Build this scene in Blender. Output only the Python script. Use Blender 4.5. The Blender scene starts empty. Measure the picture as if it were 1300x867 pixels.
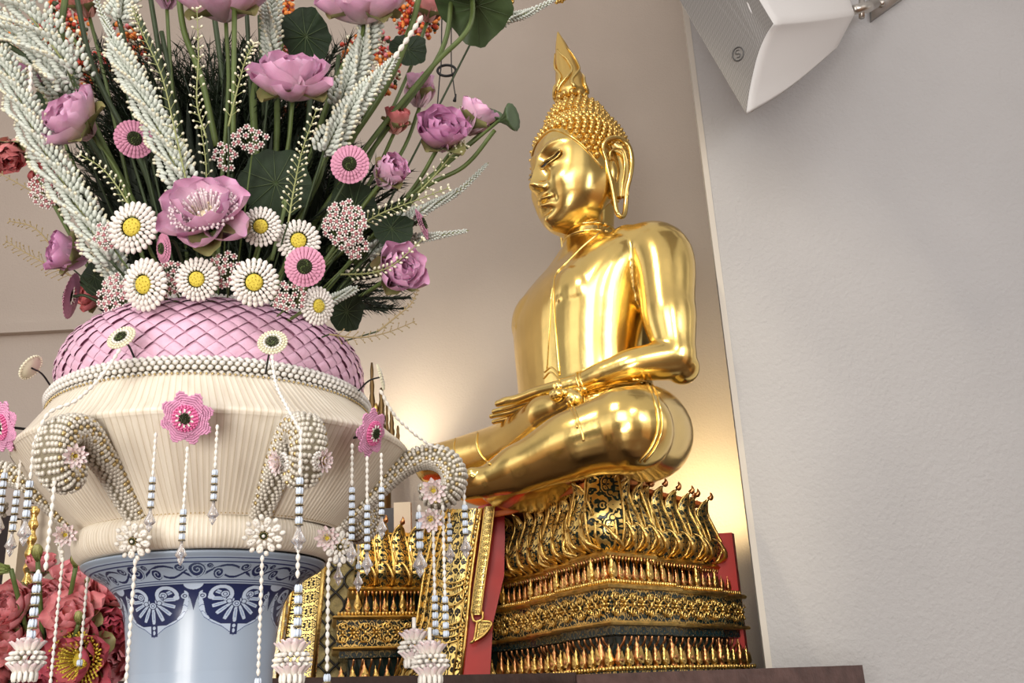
import bpy, math, random
import numpy as np
from mathutils import Vector, Matrix
from mathutils.bvhtree import BVHTree
SC = bpy.context.scene
COL = SC.collection
PI = math.pi
random.seed(7)

# ------------------------------------------------------------------ camera
FPX, PITCH, ROLL, EYE = 1280.0, math.radians(19.5), math.radians(2.9), 1.5
CF = Vector((0, math.cos(PITCH), math.sin(PITCH)))
_r0 = Vector((1, 0, 0)); _u0 = Vector((0, -math.sin(PITCH), math.cos(PITCH)))
CR = _r0*math.cos(ROLL) - _u0*math.sin(ROLL)
CU = _r0*math.sin(ROLL) + _u0*math.cos(ROLL)
CP = Vector((0, 0, EYE))
cd = bpy.data.cameras.new('camera'); cam = bpy.data.objects.new('camera', cd); COL.objects.link(cam)
cd.sensor_width = 36; cd.sensor_fit = 'HORIZONTAL'; cd.lens = 36*FPX/1300; cd.clip_start = .05; cd.clip_end = 100
m = Matrix((CR, CU, -CF)).transposed().to_4x4(); m.translation = CP
cam.matrix_world = m
SC.camera = cam

def raydir(px, py):
    return CF + CR*((px-650)/FPX) + CU*((433-py)/FPX)
def at(px, py, Y):
    d = raydir(px, py); return CP + d*(Y/d.y)
def mpp(P):                       # metres per pixel at a point
    return (Vector(P)-CP).dot(CF)/FPX

# ------------------------------------------------------------------ materials
MATS = {}
def mat(name, col, rough=.5, metal=0., bump=0., bscale=60., var=0., vscale=8., sub=0., trans=0., ior=1.45, emit=0., coat=0., spec=None, alpha=None):
    if name in MATS: return MATS[name]
    M = bpy.data.materials.new(name); M.use_nodes = True; N = M.node_tree.nodes; Lk = M.node_tree.links
    b = N['Principled BSDF']
    b.inputs['Base Color'].default_value = (*col, 1); b.inputs['Roughness'].default_value = rough; b.inputs['Metallic'].default_value = metal
    if spec is not None: b.inputs['Specular IOR Level'].default_value = spec
    if trans: b.inputs['Transmission Weight'].default_value = trans
    b.inputs['IOR'].default_value = ior
    if coat: b.inputs['Coat Weight'].default_value = coat; b.inputs['Coat Roughness'].default_value = .08
    if sub: b.inputs['Subsurface Weight'].default_value = sub; b.inputs['Subsurface Radius'].default_value = (.02, .01, .008); b.inputs['Subsurface Scale'].default_value = .3
    if emit: b.inputs['Emission Color'].default_value = (*col, 1); b.inputs['Emission Strength'].default_value = emit
    tc = N.new('ShaderNodeTexCoord')
    if var:
        n = N.new('ShaderNodeTexNoise'); n.inputs['Scale'].default_value = vscale; n.inputs['Detail'].default_value = 3
        Lk.new(tc.outputs['Object'], n.inputs['Vector'])
        mx = N.new('ShaderNodeMixRGB'); mx.blend_type = 'MULTIPLY'; mx.inputs[0].default_value = 1; mx.inputs[1].default_value = (*col, 1)
        rp = N.new('ShaderNodeMapRange'); rp.inputs[1].default_value = .3; rp.inputs[2].default_value = .7; rp.inputs[3].default_value = 1-var; rp.inputs[4].default_value = 1+var*.5
        Lk.new(n.outputs['Fac'], rp.inputs[0]); Lk.new(rp.outputs[0], mx.inputs[2]); Lk.new(mx.outputs[0], b.inputs['Base Color'])
    if bump:
        n2 = N.new('ShaderNodeTexNoise'); n2.inputs['Scale'].default_value = bscale; n2.inputs['Detail'].default_value = 4
        Lk.new(tc.outputs['Object'], n2.inputs['Vector'])
        bp = N.new('ShaderNodeBump'); bp.inputs['Strength'].default_value = bump; bp.inputs['Distance'].default_value = .01
        Lk.new(n2.outputs['Fac'], bp.inputs['Height']); Lk.new(bp.outputs[0], b.inputs['Normal'])
    MATS[name] = M; return M

def ornate(name, gold, dark, su, sv, width=.5, relief=.6, mirror=True, rough=.3, seed=0.):
    """gilt filigree over dark glass: mirrored cell pattern in the surface's own UV map"""
    M = bpy.data.materials.new(name); M.use_nodes = True; N = M.node_tree.nodes; Lk = M.node_tree.links
    b = N['Principled BSDF']; tc = N.new('ShaderNodeTexCoord'); sp = N.new('ShaderNodeSeparateXYZ'); Lk.new(tc.outputs['UV'], sp.inputs[0])
    cb = N.new('ShaderNodeCombineXYZ')
    for k, s in ((0, su), (1, sv)):
        mu = N.new('ShaderNodeMath'); mu.operation = 'MULTIPLY'; mu.inputs[1].default_value = s; Lk.new(sp.outputs[k], mu.inputs[0])
        if mirror:
            pp = N.new('ShaderNodeMath'); pp.operation = 'PINGPONG'; pp.inputs[1].default_value = 1.5 if k == 0 else 1.; Lk.new(mu.outputs[0], pp.inputs[0]); Lk.new(pp.outputs[0], cb.inputs[k])
        else: Lk.new(mu.outputs[0], cb.inputs[k])
    cb.inputs[2].default_value = seed
    nz = N.new('ShaderNodeTexNoise'); nz.inputs['Scale'].default_value = 1.7; Lk.new(cb.outputs[0], nz.inputs['Vector'])
    add = N.new('ShaderNodeMixRGB'); add.blend_type = 'ADD'; add.inputs[0].default_value = .55; Lk.new(cb.outputs[0], add.inputs[1]); Lk.new(nz.outputs['Color'], add.inputs[2])
    v = N.new('ShaderNodeTexVoronoi'); v.feature = 'DISTANCE_TO_EDGE'; v.inputs['Scale'].default_value = 2.1; Lk.new(add.outputs[0], v.inputs['Vector'])
    v2 = N.new('ShaderNodeTexVoronoi'); v2.inputs['Scale'].default_value = 2.1; Lk.new(add.outputs[0], v2.inputs['Vector'])
    # rings inside every cell read as curled leaves
    sn = N.new('ShaderNodeMath'); sn.operation = 'SINE'; ml = N.new('ShaderNodeMath'); ml.operation = 'MULTIPLY'; ml.inputs[1].default_value = 19; Lk.new(v2.outputs['Distance'], ml.inputs[0]); Lk.new(ml.outputs[0], sn.inputs[0])
    rp = N.new('ShaderNodeMapRange'); rp.inputs[1].default_value = width-.75; rp.inputs[2].default_value = width-.25; Lk.new(sn.outputs[0], rp.inputs[0])
    mx = N.new('ShaderNodeMixRGB'); mx.inputs[1].default_value = (*gold, 1); mx.inputs[2].default_value = (*dark, 1); Lk.new(rp.outputs[0], mx.inputs[0])
    Lk.new(mx.outputs[0], b.inputs['Base Color'])
    mm = N.new('ShaderNodeMapRange'); mm.inputs[3].default_value = 1; mm.inputs[4].default_value = 0; Lk.new(rp.outputs[0], mm.inputs[0]); Lk.new(mm.outputs[0], b.inputs['Metallic'])
    rr = N.new('ShaderNodeMapRange'); rr.inputs[3].default_value = rough; rr.inputs[4].default_value = .12; Lk.new(rp.outputs[0], rr.inputs[0]); Lk.new(rr.outputs[0], b.inputs['Roughness'])
    bp = N.new('ShaderNodeBump'); bp.inputs['Strength'].default_value = relief; bp.inputs['Distance'].default_value = .006; bp.invert = True; Lk.new(rp.outputs[0], bp.inputs['Height']); Lk.new(bp.outputs[0], b.inputs['Normal'])
    MATS[name] = M; return M

# ------------------------------------------------------------------ mesh builder
class MB:
    def __init__(s): s.v = []; s.f = []; s.mi = []; s.uv = []; s.n = 0; s.mats = []
    def slot(s, M):
        if M not in s.mats: s.mats.append(M)
        return s.mats.index(M)
    def add(s, V, F, M, T=None, UV=None):
        V = np.asarray(V, float)
        if T is not None:
            T = np.array(T); V = V@T[:3, :3].T + T[:3, 3]
        s.v.append(V); k = s.slot(M)
        for f in F: s.f.append(tuple(i+s.n for i in f)); s.mi.append(k)
        s.uv.append(np.zeros((len(V), 2)) if UV is None else np.asarray(UV, float)); s.n += len(V)
        return s
    def grid(s, P, M, closeu=False, closev=False, UV=None, caps=False, T=None):
        """P: [nu][nv] points; faces between them"""
        P = np.asarray(P, float); nu, nv = P.shape[:2]; F = []
        for i in range(nu if closeu else nu-1):
            for j in range(nv if closev else nv-1):
                a = i*nv+j; b_ = i*nv+(j+1) % nv; c = ((i+1) % nu)*nv+(j+1) % nv; d = ((i+1) % nu)*nv+j
                F.append((a, b_, c, d))
        if caps: F.append(tuple(range(nv))[::-1]); F.append(tuple((nu-1)*nv+j for j in range(nv)))
        if UV is None:
            uu, vv = np.meshgrid(np.linspace(0, 1, nu), np.linspace(0, 1, nv), indexing='ij'); UV = np.stack([uu, vv], -1)
        return s.add(P.reshape(-1, 3), F, M, T, np.asarray(UV).reshape(-1, 2))
    def sphere(s, c, r, M, nu=8, nv=6, T=None):
        r = (r, r, r) if isinstance(r, (int, float)) else r
        V, F = SPH(nu, nv); V = V*np.array(r)
        if T is not None: V = V@np.array(T)[:3, :3].T
        return s.add(V+np.array(c), F, M)
    def box(s, a, b_, M, T=None):
        x0, y0, z0 = a; x1, y1, z1 = b_
        V = [(x0,y0,z0),(x1,y0,z0),(x1,y1,z0),(x0,y1,z0),(x0,y0,z1),(x1,y0,z1),(x1,y1,z1),(x0,y1,z1)]
        F = [(0,3,2,1),(4,5,6,7),(0,1,5,4),(1,2,6,5),(2,3,7,6),(3,0,4,7)]
        return s.add(V, F, M, T)
    def tube(s, pts, rad, M, n=8, caps=True, sq=None):
        pts = [Vector(p) for p in pts]; k = len(pts)
        if isinstance(rad, (int, float)): rad = [rad]*k
        t0 = (pts[1]-pts[0]).normalized(); up = Vector((0, 0, 1)) if abs(t0.z) < .9 else Vector((1, 0, 0))
        nrm = (up - t0*up.dot(t0)).normalized(); P = []
        for i in range(k):
            t = (pts[min(i+1, k-1)]-pts[max(i-1, 0)]).normalized()
            nrm = (nrm - t*nrm.dot(t)).normalized(); bi = t.cross(nrm); q = sq[i] if sq else 1
            P.append([pts[i]+nrm*math.cos(2*PI*j/n)*rad[i]+bi*math.sin(2*PI*j/n)*rad[i]*q for j in range(n)])
        return s.grid(P, M, closev=True, caps=caps)
    def lathe(s, prof, M, n=48, c=(0, 0, 0), a0=0., a1=2*PI, T=None):
        full = abs(a1-a0-2*PI) < 1e-6
        P = [[(r*math.cos(a0+(a1-a0)*j/(n if full else n-1)), r*math.sin(a0+(a1-a0)*j/(n if full else n-1)), z) for j in range(n)] for r, z in prof]
        P = np.array(P)+np.array(c)
        return s.grid(P, M, closev=full, T=T)
    def build(s, name, parent=None, smooth=True, loc=None):
        me = bpy.data.meshes.new(name); V = np.concatenate(s.v); 
        if loc is not None: V = V-np.array(loc)
        me.from_pydata(V.tolist(), [], s.f)
        for M in s.mats: me.materials.append(M)
        me.polygons.foreach_set('material_index', s.mi)
        if smooth: me.polygons.foreach_set('use_smooth', [True]*len(s.f))
        uv = np.concatenate(s.uv); lay = me.uv_layers.new(name='UVMap'); li = np.zeros(len(me.loops), int); me.loops.foreach_get('vertex_index', li)
        lay.data.foreach_set('uv', uv[li].ravel())
        me.update(); o = bpy.data.objects.new(name, me); COL.objects.link(o)
        if loc is not None: o.location = loc
        if parent is not None: put(o, parent)
        return o
_sph = {}
def SPH(nu, nv):
    if (nu, nv) in _sph: return _sph[(nu, nv)]
    V = [(0, 0, 1)]; F = []
    for i in range(1, nv):
        for j in range(nu):
            a = PI*i/nv; b_ = 2*PI*j/nu; V.append((math.sin(a)*math.cos(b_), math.sin(a)*math.sin(b_), math.cos(a)))
    V.append((0, 0, -1)); e = len(V)-1
    for j in range(nu):
        F.append((0, 1+j, 1+(j+1) % nu)); F.append((e, e-nu+(j+1) % nu, e-nu+j))
        for i in range(nv-2):
            a = 1+i*nu; F.append((a+j, a+nu+j, a+nu+(j+1) % nu, a+(j+1) % nu))
    _sph[(nu, nv)] = (np.array(V, float), F); return _sph[(nu, nv)]

# ------------------------------------------------------------------ objects
def put(o, parent):
    o.parent = parent
    if parent.parent is None:
        o.matrix_parent_inverse = Matrix.LocRotScale(parent.location, parent.rotation_euler, parent.scale).inverted() if o.get('_w', 1) else Matrix()
    else:
        o.matrix_parent_inverse = Matrix()
def tag(o, label=None, cat=None, group=None, kind=None):
    if label: o['label'] = label
    if cat: o['category'] = cat
    if group: o['group'] = group
    if kind: o['kind'] = kind
    return o
def thing(name, loc, label, cat, group=None, rot=None):
    o = bpy.data.objects.new(name, None); COL.objects.link(o); o.location = loc; o.empty_display_size = .02
    if rot is not None: o.rotation_euler = rot.to_euler() if hasattr(rot, 'to_euler') else rot
    return tag(o, label, cat, group)
def part(mb, name, parent, smooth=True):
    """part whose mesh is given in the thing's own coordinates"""
    if not mb.v: return None
    o = mb.build(name, None, smooth); o.parent = parent; return o
def struct(mb, name, smooth=False): return tag(mb.build(name, None, smooth), kind='structure')
def frame(d, spin=0., up=Vector((0, 0, 1))):
    """rotation whose local +Z is d and local +Y is as close to up as it can be"""
    z = Vector(d).normalized(); 
    if abs(z.dot(up)) > .98: up = Vector((0, 1, 0))
    x = up.cross(z).normalized(); y = z.cross(x)
    R = Matrix((x, y, z)).transposed(); return R@Matrix.Rotation(spin, 3, 'Z')
def TM(loc, R=None, s=1.):
    T = (R.to_4x4() if R is not None else Matrix.Identity(4)); T = T@Matrix.Diagonal((s, s, s, 1)) if not hasattr(s, '__len__') else T@Matrix.Diagonal((*s, 1))
    T.translation = loc; return T
def bez(pts, n=12):
    """Catmull-Rom through the points"""
    P = [Vector(p) for p in pts]
    if len(P) == 2: return [P[0].lerp(P[1], i/n) for i in range(n+1)]
    P = [P[0]*2-P[1]]+P+[P[-1]*2-P[-2]]; out = []
    for i in range(1, len(P)-2):
        for k in range(n):
            t = k/n; a, b_, c, d = P[i-1], P[i], P[i+1], P[i+2]
            out.append(.5*((2*b_)+(c-a)*t+(2*a-5*b_+4*c-d)*t*t+(3*b_-a-3*c+d)*t**3))
    out.append(P[-2]); return out
def voxel(o, size, smooth=8, fac=.5):
    md = o.modifiers.new('r', 'REMESH'); md.mode = 'VOXEL'; md.voxel_size = size; md.use_smooth_shade = True
    if smooth: ms = o.modifiers.new('s', 'SMOOTH'); ms.iterations = smooth; ms.factor = fac
    dg = bpy.context.evaluated_depsgraph_get(); dg.update(); me = bpy.data.meshes.new_from_object(o.evaluated_get(dg))
    old = o.data; mats = list(old.materials); o.modifiers.clear(); o.data = me
    me.materials.clear(); [me.materials.append(x) for x in mats]
    bpy.data.meshes.remove(old); me.polygons.foreach_set('use_smooth', [True]*len(me.polygons)); return o
def want(k): return True
# ================================================================== room
wallm = mat('warm_plaster', (.60, .53, .47), .85, bump=.25, bscale=90, var=.05, vscale=1.3)
wallr = mat('white_plaster', (.485, .48, .485), .85, bump=.5, bscale=55, var=.04, vscale=2)
trimm = mat('trim_paint', (.62, .58, .52), .6)
woodm = mat('dark_wood', (.055, .028, .022), .45, var=.4, vscale=14, bump=.2, bscale=40)
def room():
    m_ = MB(); m_.box((-4.6, 5.75, 0), (3.4, 5.95, 6.4), wallm); struct(m_, 'wall_back')
    # the white wall that projects on the right; its outer corner stands at x=.97
    m_ = MB(); V = [(WX, WY, z) for z in (0, 6.4)]+[(4.2, WY, z) for z in (0, 6.4)]+[(4.2, 5.75, z) for z in (0, 6.4)]+[(1.34, 5.75, z) for z in (0, 6.4)]
    m_.add(V, [(0, 2, 3, 1), (2, 4, 5, 3), (4, 6, 7, 5), (6, 0, 1, 7), (1, 3, 5, 7), (0, 6, 4, 2)], wallr); struct(m_, 'wall_right')
    m_ = MB(); m_.box((WX-.012, WY-.004, 0), (WX+.014, WY+.02, 6.39), trimm); struct(m_, 'trim_1')
    m_ = MB(); m_.box((-4.6, 5.70, 3.74), (-1.6, 5.76, 3.80), wallm); struct(m_, 'trim_2')
    fl = mat('floor_stone', (.16, .09, .06), .35, var=.3, vscale=3)
    m_ = MB(); m_.box((-4.6, -4, -.1), (4.2, 5.95, 0), fl); struct(m_, 'floor')
WX, WY = .965, 4.28
room()

# ================================================================== light and air
W = bpy.data.worlds.new('hall'); SC.world = W; W.use_nodes = True; N = W.node_tree.nodes; Lk = W.node_tree.links
bg = N['Background']; tc = N.new('ShaderNodeTexCoord'); sp = N.new('ShaderNodeSeparateXYZ'); Lk.new(tc.outputs['Generated'], sp.inputs[0])
rp = N.new('ShaderNodeValToRGB'); mr = N.new('ShaderNodeMapRange'); mr.inputs[1].default_value = -1; mr.inputs[2].default_value = 1; Lk.new(sp.outputs['Z'], mr.inputs[0]); Lk.new(mr.outputs[0], rp.inputs[0])
e = rp.color_ramp.elements; e[0].position = .3; e[0].color = (.16, .08, .04, 1); e[1].position = .75; e[1].color = (.36, .33, .31, 1)
x = e.new(.5); x.color = (.30, .22, .16, 1); x = e.new(.6); x.color = (.72, .68, .64, 1)
# invented dark and bright bands round the world, for contrast in the gold
at2 = N.new('ShaderNodeMath'); at2.operation = 'ARCTAN2'; Lk.new(sp.outputs['Y'], at2.inputs[0]); Lk.new(sp.outputs['X'], at2.inputs[1])
w1 = N.new('ShaderNodeMath'); w1.operation = 'MULTIPLY'; w1.inputs[1].default_value = 7; Lk.new(at2.outputs[0], w1.inputs[0])
w2 = N.new('ShaderNodeMath'); w2.operation = 'SINE'; Lk.new(w1.outputs[0], w2.inputs[0])
w3 = N.new('ShaderNodeMapRange'); w3.inputs[1].default_value = -.3; w3.inputs[2].default_value = .3; w3.inputs[3].default_value = .35; w3.inputs[4].default_value = 1.25; Lk.new(w2.outputs[0], w3.inputs[0])
zz = N.new('ShaderNodeMapRange'); zz.inputs[1].default_value = .45; zz.inputs[2].default_value = .6; Lk.new(sp.outputs['Z'], zz.inputs[0])
mz = N.new('ShaderNodeMix'); Lk.new(zz.outputs[0], mz.inputs['Factor']); Lk.new(w3.outputs[0], mz.inputs[2]); mz.inputs[3].default_value = .85
mc = N.new('ShaderNodeMixRGB'); mc.blend_type = 'MULTIPLY'; mc.inputs[0].default_value = 1; Lk.new(rp.outputs[0], mc.inputs[1]); Lk.new(mz.outputs[0], mc.inputs[2])
Lk.new(mc.outputs[0], bg.inputs[0]); bg.inputs[1].default_value = 1.75
def lamp(name, kind, loc, target, power, col, size=.3, spot=60, blend=.6):
    d = bpy.data.lights.new(name, kind); d.energy = power; d.color = col
    if kind == 'AREA': d.size = size
    else: d.shadow_soft_size = size
    if kind == 'SPOT': d.spot_size = math.radians(spot); d.spot_blend = blend
    o = bpy.data.objects.new(name, d); COL.objects.link(o); o.location = loc
    dv = Vector(target)-Vector(loc); o.rotation_euler = dv.to_track_quat('-Z', 'Y').to_euler(); return o
lamp('hall_fill', 'AREA', (-1.2, -1.5, 4.6), (-.2, 3, 1.8), 75, (1, .97, .93), 2.2)
lamp('hall_fill', 'AREA', (3.2, .2, 3.8), (.8, 4.2, 2.2), 45, (.96, .98, 1), 1.2)
lamp('hall_fill', 'AREA', (-1.0, -1.9, 1.2), (-.1, 2.5, 2.2), 92, (1, .96, .90), 1.4)  # added low frontal fill that brightens the vase and collar
lamp('statue_spotlight', 'SPOT', (-.9, 2.2, 4.9), (.2, 4.3, 3.0), 130, (1, .86, .62), .06, 60)
lamp('statue_spotlight', 'SPOT', (1.0, 1.6, 3.9), (.3, 4.0, 2.6), 60, (1, .86, .62), .05, 50)
lamp('pedestal_fill', 'SPOT', (.3, .9, 2.3), (.3, 4.1, 1.95), 55, (1, .85, .60), .05, 38)  # added spot that brightens the dull pedestal gold, no known fixture
lamp('wall_uplight', 'SPOT', at(500, 600, 5.35), at(492, 420, 5.75), 42, (1, .86, .62), .06, 110, 1)
lamp('wall_uplight', 'SPOT', at(905, 700, 5.25), at(925, 540, 5.7), 62, (1, .76, .38), .08, 110, 1)
SC.view_settings.view_transform = 'Standard'; SC.view_settings.look = 'None'; SC.view_settings.exposure = 0.08; SC.view_settings.gamma = 1
SC.cycles.use_denoising = True
SC.cycles.max_bounces = 8; SC.cycles.transparent_max_bounces = 8; SC.cycles.caustics_reflective = False; SC.cycles.caustics_refractive = False
SC.cycles.sample_clamp_indirect = 4
# ================================================================== gilded statue
gold = mat('polished_gold', (.95, .70, .25), .2, 1., bump=.10, bscale=9, var=.16, vscale=5)
goldr = mat('curled_gold', (.86, .60, .20), .33, 1.)
inlay = mat('eye_inlay', (.012, .008, .006), .15)
pearl = mat('eye_white', (.7, .66, .6), .3)
SO = Vector((.25, 4.45, 2.38)); SL = Vector((.52, -.854, 0)); SF = Vector((-.854, -.52, 0))
def sl(l, f, z): return SO+SL*l+SF*f+Vector((0, 0, z))
def onl(px, py, l):                 # the point seen at a pixel on the statue's plane l = const
    d = raydir(px, py); t = ((SO+SL*l-CP).dot(SL))/d.dot(SL); return CP+d*t
def limb(mb, pts, rad, n=28, sub=10):
    P = bez(pts, sub); k = len(pts)-1; R = []
    for i in range(len(P)):
        t = i/sub; a = min(int(t), k-1); u = t-a; u = u*u*(3-2*u); R.append(rad[a]*(1-u)+rad[min(a+1, k)]*u)
    mb.tube(P, R, gold, n); mb.sphere(P[0], R[0], gold, n, n//2); mb.sphere(P[-1], R[-1], gold, n, n//2); return P, R
def ip(x, X, Y): return float(np.interp(x, X, Y))
def sp_(x, X, Y):                     # smooth version of ip
    n = len(X)
    if x <= X[0]: return float(Y[0])
    if x >= X[-1]: return float(Y[-1])
    i = max(k for k in range(n-1) if X[k] <= x); h = X[i+1]-X[i]; t = (x-X[i])/h
    def dd(k):
        if k == 0: return (Y[1]-Y[0])/(X[1]-X[0])
        if k == n-1: return (Y[-1]-Y[-2])/(X[-1]-X[-2])
        a = (Y[k]-Y[k-1])/(X[k]-X[k-1]); b = (Y[k+1]-Y[k])/(X[k+1]-X[k])
        return 0. if a*b <= 0 else 2*a*b/(a+b)
    m0, m1 = dd(i)*h, dd(i+1)*h
    return (2*t**3-3*t*t+1)*Y[i]+(t**3-2*t*t+t)*m0+(-2*t**3+3*t*t)*Y[i+1]+(t**3-t*t)*m1
HC = (0, -.155, 1.26)                   # chin level, head centre
U_ = .52
def head_pt(a, zz, feat=True):
    """a: azimuth, 0 = face front, + to his left; zz: 0 chin .. 1 hairline .. 1.35 crown"""
    Z_ = [-.03, 0, .05, .15, .3, .5, .7, .9, 1.05, 1.2, 1.3, 1.36]
    w = sp_(zz, Z_, [.0, .07, .110, .165, .208, .232, .238, .23, .205, .15, .09, 0])
    yf = sp_(zz, Z_, [.12, .185, .205, .22, .232, .238, .236, .218, .18, .11, .06, 0])
    yb = sp_(zz, Z_, [.10, .03, .01, .04, .12, .20, .235, .24, .215, .16, .09, 0])
    c, s_ = math.cos(a), math.sin(a); e = .92
    x = w*math.copysign(abs(s_)**e, s_); y = (yf if c > 0 else yb)*math.copysign(abs(c)**e, c)
    if feat and c > 0:
        g = lambda v, c0, s0: math.exp(-((v-c0)/s0)**2)
        X = abs(x); d = 0
        # nose
        if .34 < zz < .80:
            h = ip(zz, [.34, .37, .41, .5, .62, .72, .8], [0, .045, .068, .05, .03, .016, 0]); d += h*g(x, 0, ip(zz, [.37, .45, .7], [.036, .024, .02]))
        d += .022*g(X, .030, .016)*g(zz, .40, .035)
        # brow ridge, sharp on its lower side
        bz = .74+.07*math.sin(min(X/.16, 1)*PI*.6)-.0*X
        d += .014*g(zz, bz, .035)*(1 if X > .012 else .6)*g(X, .08, .085)
        # socket and lid
        d -= .026*g(X, .075, .05)*g(zz, .66, .055)
        d += .020*g(X, .080, .036)*g(zz, .60, .038)
        d -= .012*g(X, .05, .02)*g(zz, .50, .06)
        # lips
        d += .024*g(X, 0, .055)*g(zz, .275-.9*X*X*2, .022)*1.0 + .026*g(X, 0, .042)*g(zz, .205, .024)
        d -= .018*g(X, 0, .05)*g(zz, .240+X*.25, .011)
        d -= .012*g(X, 0, .05)*g(zz, .15, .025); d += .016*g(X, 0, .05)*g(zz, .07, .05)
        d -= .010*g(X, .072, .018)*g(zz, .25, .05)
        d += .012*g(X, .12, .05)*g(zz, .42, .10)
        y += d*c**.3
    return HC[0]+x, HC[1]+y, HC[2]+zz*U_
def hairline(a):
    a = abs(a); return sp_(a, [0, .25, .6, 1.0, 1.35, 1.6, 2.0, 3.2], [1.0, .985, .90, .74, .56, .44, .30, .22])
def head_front(x, zz):                 # azimuth for a given x
    lo, hi = 0., PI/2
    for _ in range(30):
        mid = (lo+hi)/2
        if head_pt(mid, zz)[0] < abs(x): lo = mid
        else: hi = mid
    p = head_pt(lo, zz); return (math.copysign(p[0], x), p[1], p[2])
def statue():
    T = thing('buddha_statue', sl(0, 0, 0), 'large gilded seated Buddha statue in meditation on the ornate pedestal', 'statue')
    mb = MB()
    # torso: rings of (z, centre f, half width, half depth)
    rings = [(.0, -.10, .34, .24), (.15, -.11, .36, .26), (.35, -.09, .35, .265), (.5, -.085, .345, .262), (.68, -.09, .365, .268), (.84, -.10, .39, .265), (.97, -.13, .42, .235), (1.07, -.165, .41, .19), (1.14, -.18, .31, .15), (1.21, -.185, .17, .125)]
    P = []
    for z, cf, hw, hd in rings:
        row = []
        for j in range(48):
            a = 2*PI*j/48; c, s_ = math.cos(a), math.sin(a); e = .8
            row.append(sl(hw*math.copysign(abs(c)**e, c), cf+hd*math.copysign(abs(s_)**e, s_), z))
        P.append(row)
    Q = []
    for j in range(48): Q.append(bez([P[i][j] for i in range(len(P))], 5))
    mb.grid(np.array(Q).transpose(1, 0, 2), gold, closev=True, caps=True)
    for s_ in (-1, 1):
        mb.sphere(sl(.16*s_, .045, .83), (.17, .11, .16), gold, 24, 16, T=np.array([list(SL), list(SF), [0, 0, 1]]).T)
        mb.sphere(sl(.19*s_, .150, .80), .014, gold, 10, 8)
    # neck with three soft creases
    mb.tube([sl(0, -.17, 1.1), sl(0, -.175, 1.2), sl(0, -.19, 1.3), sl(0, -.2, 1.42)], [.17, .125, .122, .13], gold, 32)
    # left arm (towards the hall), from shoulder to elbow to wrist
    limb(mb, [onl(800, 318, .30), onl(838, 325, .44), onl(848, 392, .50), onl(857, 450, .54)], [.125, .148, .122, .092])
    limb(mb, [onl(857, 455, .54), onl(810, 462, .47), onl(770, 474, .38), onl(738, 486, .28)], [.090, .076, .060, .047])
    mb.sphere(onl(866, 466, .54), .075, gold, 20, 14)
    # right arm, mirrored in the statue's own frame
    def mir(p):
        q = p-SO; l = q.dot(SL); return p-SL*(2*l)
    limb(mb, [mir(onl(822, 322, .36)), mir(onl(843, 335, .44)), mir(onl(852, 395, .50)), mir(onl(858, 452, .54))], [.125, .125, .105, .085])
    limb(mb, [mir(onl(857, 455, .54)), mir(onl(810, 462, .47)), mir(onl(770, 474, .38)), sl(-.2, .2, .36)], [.085, .070, .055, .045])
    # left leg: hip, thigh, knee, shin, foot
    limb(mb, [onl(825, 560, .32), onl(818, 550, .55), onl(795, 546, .74)], [.17, .195, .165])
    limb(mb, [onl(800, 545, .74), onl(735, 562, .62), onl(665, 592, .44), onl(615, 612, .30)], [.165, .135, .098, .062])
    limb(mb, [onl(620, 610, .32), onl(594, 616, .24), onl(572, 622, .18)], [.062, .055, .040])
    mb.sphere(onl(600, 603, .30), .034, gold, 14, 10)
    mb.sphere(onl(818, 548, .50), .195, gold, 28, 20)
    # right leg, crossed on top: hip, thigh, knee, shin; sole turned up on the left thigh
    limb(mb, [sl(-.3, -.05, .15), sl(-.55, .15, .17), onl(565, 590, -.72)], [.2, .17, .115])
    limb(mb, [onl(553, 590, -.72), onl(600, 580, -.5), onl(650, 560, -.18), onl(690, 527, .15)], [.105, .116, .108, .086])
    limb(mb, [onl(690, 525, .16), onl(712, 515, .28), onl(728, 507, .36)], [.080, .062, .048])
    for k in range(4): mb.sphere(onl(712+9*k, 499-1.5*k, .36), (.022-.002*k), gold, 12, 8)
    mb.sphere(onl(704, 501, .34), .027, gold, 12, 8)
    # fill between the legs
    mb.sphere(sl(0, .12, .02), (.42, .30, .13), gold, 24, 16, T=np.array([list(SL), list(SF), [0, 0, 1]]).T)
    # hand: palm, thumb and four fingers, laid in the lap on the other hand
    limb(mb, [onl(740, 486, .28), onl(716, 492, .22), onl(695, 500, .14)], [.047, .042, .036], 20)
    limb(mb, [onl(716, 492, .22), onl(704, 507, .14), onl(692, 508, .10)], [.044, .04, .034], 20)
    body = mb.build('body', None)
    voxel(body, .0085, 5, .5)
    # the head continues the same mesh
    hb = MB(); nz, na = 150, 160; Pz = []
    for i in range(nz+1):
        zz = -.03+1.39*(i/nz); row = []
        for j in range(na):
            a = 2*PI*(j/na); a = a if a <= PI else a-2*PI
            # denser columns on the face
            aa = a-.35*math.sin(a)
            row.append(sl(*head_pt(aa, zz)))
        Pz.append(row)
    hb.grid(Pz, gold, closev=True)
    for zc, r_ in ((1.235, .128), (1.275, .126)):
        hb.tube([sl(.0+r_*math.cos(t), -.185+r_*math.sin(t), zc) for t in np.linspace(0, 2*PI, 40)], .008, gold, 8)
    limb(hb, [onl(709, 491, .22), onl(682, 497, .12), onl(656, 506, .03), onl(642, 509, -.01), onl(632, 512, -.04)], [.030, .024, .020, .0195, .015], 16)
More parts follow.
